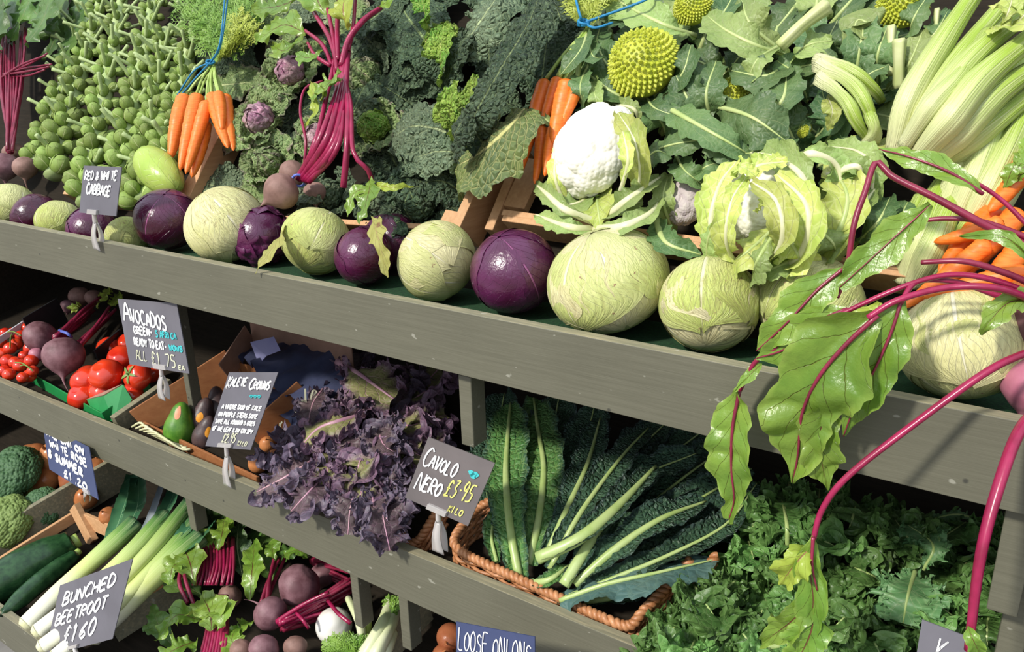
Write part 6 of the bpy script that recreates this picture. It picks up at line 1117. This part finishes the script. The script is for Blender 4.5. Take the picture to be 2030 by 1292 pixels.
leek([(110, 1300, .09), (230, 1200, .12), (330, 1100, .14), (385, 1035, .14)], 17, 'greyish green leek fourth from the left', [([(340, 1085, .15), (375, 1045, .16), (400, 1010, .13)], 18, 'leekleaf')])
leek([(180, 1262, .07), (270, 1175, .11), (340, 1110, .13), (395, 1065, .13)], 26, 'fattest leek lying right behind the bunched beetroot sign', [([(350, 1100, .14), (385, 1070, .15), (410, 1040, .12)], 30, 'leekleaf')])
sign('lilac-grey board reading Bunched Beetroot £1.60 at the lower left', (119, 1160), (263, 1107), (88, 1302), Y3 - .006, 'chalk', [('BUNCHED', .12, .68, .74, .16, 'w_white', .04, .018), ('BEETROOT', .07, .42, .74, .16, 'w_white', .03, .018), ('£160', .26, .10, .48, .22, 'w_white', .04, .02)], tilt=12, cliptip=(160, 1330, .45, Y3 - .004, .05))
# beet bunches
b = thing('beetroot_bunch', 'beetroot bunch with upright red stalks and ragged green leaves on the bottom shelf', 'beetroot bunch', LP(430, 1260, .03))
for i in range(12): x = 392 + i * 6.5; P = [LP(x - 8 + rk.uniform(-4, 4), 1160, .10), LP(x, 1120, .12), LP(x + rk.uniform(-6, 6), 1065, .12)]; tube('stalk', P, 3.2 * mpp(P[0]), VM['bstalk_d' if i % 2 else 'bstalk'], b, seg=8, n=14, crescent=.3)
for i in range(9): P = [LP(395 + 6 * i, 1310, .12), LP(410 + 5 * i, 1250, .13), LP(425 + 3 * i, 1180, .12)]; tube('stalk', P, 4 * mpp(P[0]), VM['bstalk' if i % 2 else 'bstalk_d'], b, seg=8, n=14, crescent=.3)
for q, w_ in [([(372, 1195, .12), (355, 1150, .14), (370, 1100, .13)], 4), ([(385, 1200, .12), (368, 1150, .14), (362, 1110, .13)], 4)]: P = path(LOW, q); tube('stalk', P, w_ * mpp(P[0]), VM['bstalk_d'], b, seg=8, n=14)
for q, w_, m in [([(385, 1160, .12), (375, 1110, .15), (350, 1060, .14)], 28, 'bleaf'), ([(370, 1130, .13), (345, 1120, .15), (335, 1160, .13)], 24, 'bleaf'), ([(430, 1090, .13), (440, 1060, .15), (445, 1025, .12)], 20, 'bleaf'), ([(400, 1080, .12), (390, 1060, .14), (370, 1035, .13)], 24, 'bleaf'), ([(420, 1250, .14), (415, 1210, .17), (400, 1180, .15)], 34, 'bleaf'), ([(410, 1200, .14), (440, 1210, .17), (430, 1250, .15)], 30, 'bleaf'),
        ([(400, 1230, .12), (350, 1220, .15), (310, 1270, .12)], 26, 'bleaf'), ([(390, 1270, .13), (350, 1285, .15), (310, 1310, .13)], 34, 'bleaf'), ([(495, 1190, .10), (500, 1130, .14), (505, 1070, .12)], 22, 'bleaf'), ([(480, 1140, .08), (470, 1080, .11), (475, 1030, .1)], 26, 'cleaf'), ([(560, 1090, .13), (540, 1080, .15), (545, 1110, .14)], 16, 'bleaf'), ([(560, 1100, .13), (590, 1090, .15), (610, 1105, .13)], 18, 'bleaf'),
        ([(470, 1260, .10), (480, 1240, .13), (500, 1230, .11)], 20, 'bleaf'), ([(480, 1300, .1), (460, 1270, .13), (470, 1240, .12)], 22, 'bleaf'), ([(410, 1110, .10), (430, 1060, .13), (460, 1030, .1)], 26, 'bleaf')]:
    pleaf('leaf', q, w_, m, b, pl=LOW, prof=BEETL, ruf=.22, rf=3, jag=.2, jf=5, crin=.004, cf=22, cup=.3)
for q, w_ in [([(470, 1130, .04), (490, 1080, .08), (520, 1040, .06)], 30), ([(530, 1140, .04), (560, 1100, .08), (600, 1080, .05)], 30), ([(440, 1110, .05), (430, 1050, .08), (410, 1010, .06)], 30), ([(540, 1150, .06), (520, 1100, .10), (530, 1050, .08)], 24), ([(400, 1180, .06), (360, 1150, .10), (340, 1100, .09)], 30), ([(350, 1290, .05), (320, 1250, .09), (300, 1200, .07)], 24)]:
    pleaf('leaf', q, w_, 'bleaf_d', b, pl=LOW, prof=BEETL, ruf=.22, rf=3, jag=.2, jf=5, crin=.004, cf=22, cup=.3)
b = thing('beetroot_bunch', 'beetroot bunch tied with a pink band, its purple bulbs in front of the white onion', 'beetroot bunch', LP(560, 1240, .04))
for (x, y, r, o, ax, m) in [(592, 1162, 43, .11, (-.4, -.5, -.6), 'beet'), (535, 1215, 34, .12, (-1, .1, .1), 'beet'), (455, 1182, 24, .05, (-.4, -.4, -.4), 'beet_b'), (478, 1290, 24, .11, (-.1, -.6, -.5), 'beet_b'), (522, 1288, 31, .12, (.1, -.7, -.4), 'beet'), (585, 1282, 24, .11, (.3, -.5, -.5), 'beet_b'), (640, 1140, 26, .03, (0, -.4, -.8), 'beet')]:
    c = LP(x, y, o); beetroot(b, c, r * mpp(c), ax, int(x), m, .9 if x == 535 else .25)
stalks(b, 14, LP(560, 1240, .10), LP(690, 1165, .10), (.03, 0, .05), .0065, 'bstalk_d', 77); stalks(b, 6, LP(555, 1235, .12), LP(650, 1190, .13), (.02, 0, .04), .006, 'bstalk', 78)
stalks(b, 9, LP(620, 1110, .05), LP(700, 1140, .07), (.02, 0, .05), .005, 'bstalk_d', 79); stalks(b, 3, LP(520, 1200, .10), LP(556, 1105, .12), (.015, 0, .0), .006, 'bstalk_d', 80)
tube('rubber_band', [LP(588, 1215, .14), LP(600, 1228, .15), LP(612, 1245, .13)], .0045, VM['bstalk'], b, seg=6, n=10); P = path(LOW, [(650, 1190, .14), (670, 1215, .15), (695, 1235, .14)]); tube('stalk', P, .005, VM['bstalk'], b, seg=8, n=10)
onion(662, 1240, 36, .08, 'round white onion between the red beet stalks and the fennel', pl=LOW, mat='onion_w', tuft=False)
fn = thing('fennel', 'fennel bulb with cut green stalks and feathery fronds at the bottom edge', 'fennel', LP(730, 1280, .08))
for i, (q, w_) in enumerate([([(705, 1330, .10), (735, 1280, .14), (760, 1235, .15), (775, 1190, .13)], 16), ([(725, 1335, .10), (750, 1285, .14), (775, 1235, .14), (785, 1195, .12)], 14), ([(700, 1320, .08), (715, 1270, .12), (712, 1235, .13), (690, 1185, .13)], 9), ([(715, 1320, .07), (728, 1240, .11), (722, 1200, .11)], 9), ([(740, 1330, .08), (765, 1290, .12), (780, 1250, .12)], 12)]):
    P = path(LOW, q); m = mpp(P[0]); tube('stalk', P, [w_ * m * 1.3, w_ * m, w_ * m * .9, w_ * m * .8], VM['fennel' if i != 3 else 'stalk_g'], fn, seg=14, n=24, ribs=5, ribd=.06, crescent=.25)
for k in range(6): obj('frond', fern_me('frond', [LP(690, 1320, .1), LP(680 + 6 * k, 1290, .13), LP(640 + 14 * k, 1270 - 2 * k, .13)], .035, 90 + k), VM['fern'], fn)
for k in range(5): obj('frond', fern_me('frond', [LP(770, 1230, .14), LP(772 + 4 * k, 1200, .15), LP(765 + 8 * k, 1182, .14)], .02, 190 + k), VM['fern'], fn)
# posts and arms of the stand
def bar(a_, b_, wpx, pl=LOW): A_, B2 = pl.at(*a_), pl.at(*b_); beam('bracket', A_, B2, wpx * mpp(A_), .02, MAT['paint'], stand, (1, 0, 0))
for x0, y0, wpx, hh in ((372, 985, 18, .045), (698, 1130, 18, .07), (795, 1185, 20, .06)):
    p = at(x0, y0, .04); wd = wpx * mpp(p) / .83; box('post', (p[0] + wd / 2, .05, p[2] - hh + .03), (wd / 2, .018, hh + .03), MAT['paint'], stand)
A_, B2 = LP(745, 1300, .08), LP(845, 1196, .08); dv = thing('shelf_divider', 'pale wooden divider rail between the fennel and the loose onions', 'divider', A_); beam('board', A_, B2, .10, .02, MAT['edge'], dv, V(0, 0, 1))
onion(892, 1262, 27, .08, 'red-brown onion left of the loose onions sign', pl=LOW, ax=(.3, -.8, .3)); onion(880, 1300, 24, .06, 'brown onion at the bottom edge under the loose onions sign', pl=LOW)
sign('blue board reading Loose Onions, cut off by the bottom edge', (904, 1232), (1060, 1262), (906, 1350), Y3 + .12, 'chalk_b', [('LOOSE ONIONS', .03, .56, .94, .34, 'w_white', -.02, .014), ('£1.20/KG', .2, .10, .60, .34, 'w_yellow', -.02, .014)], tilt=12)
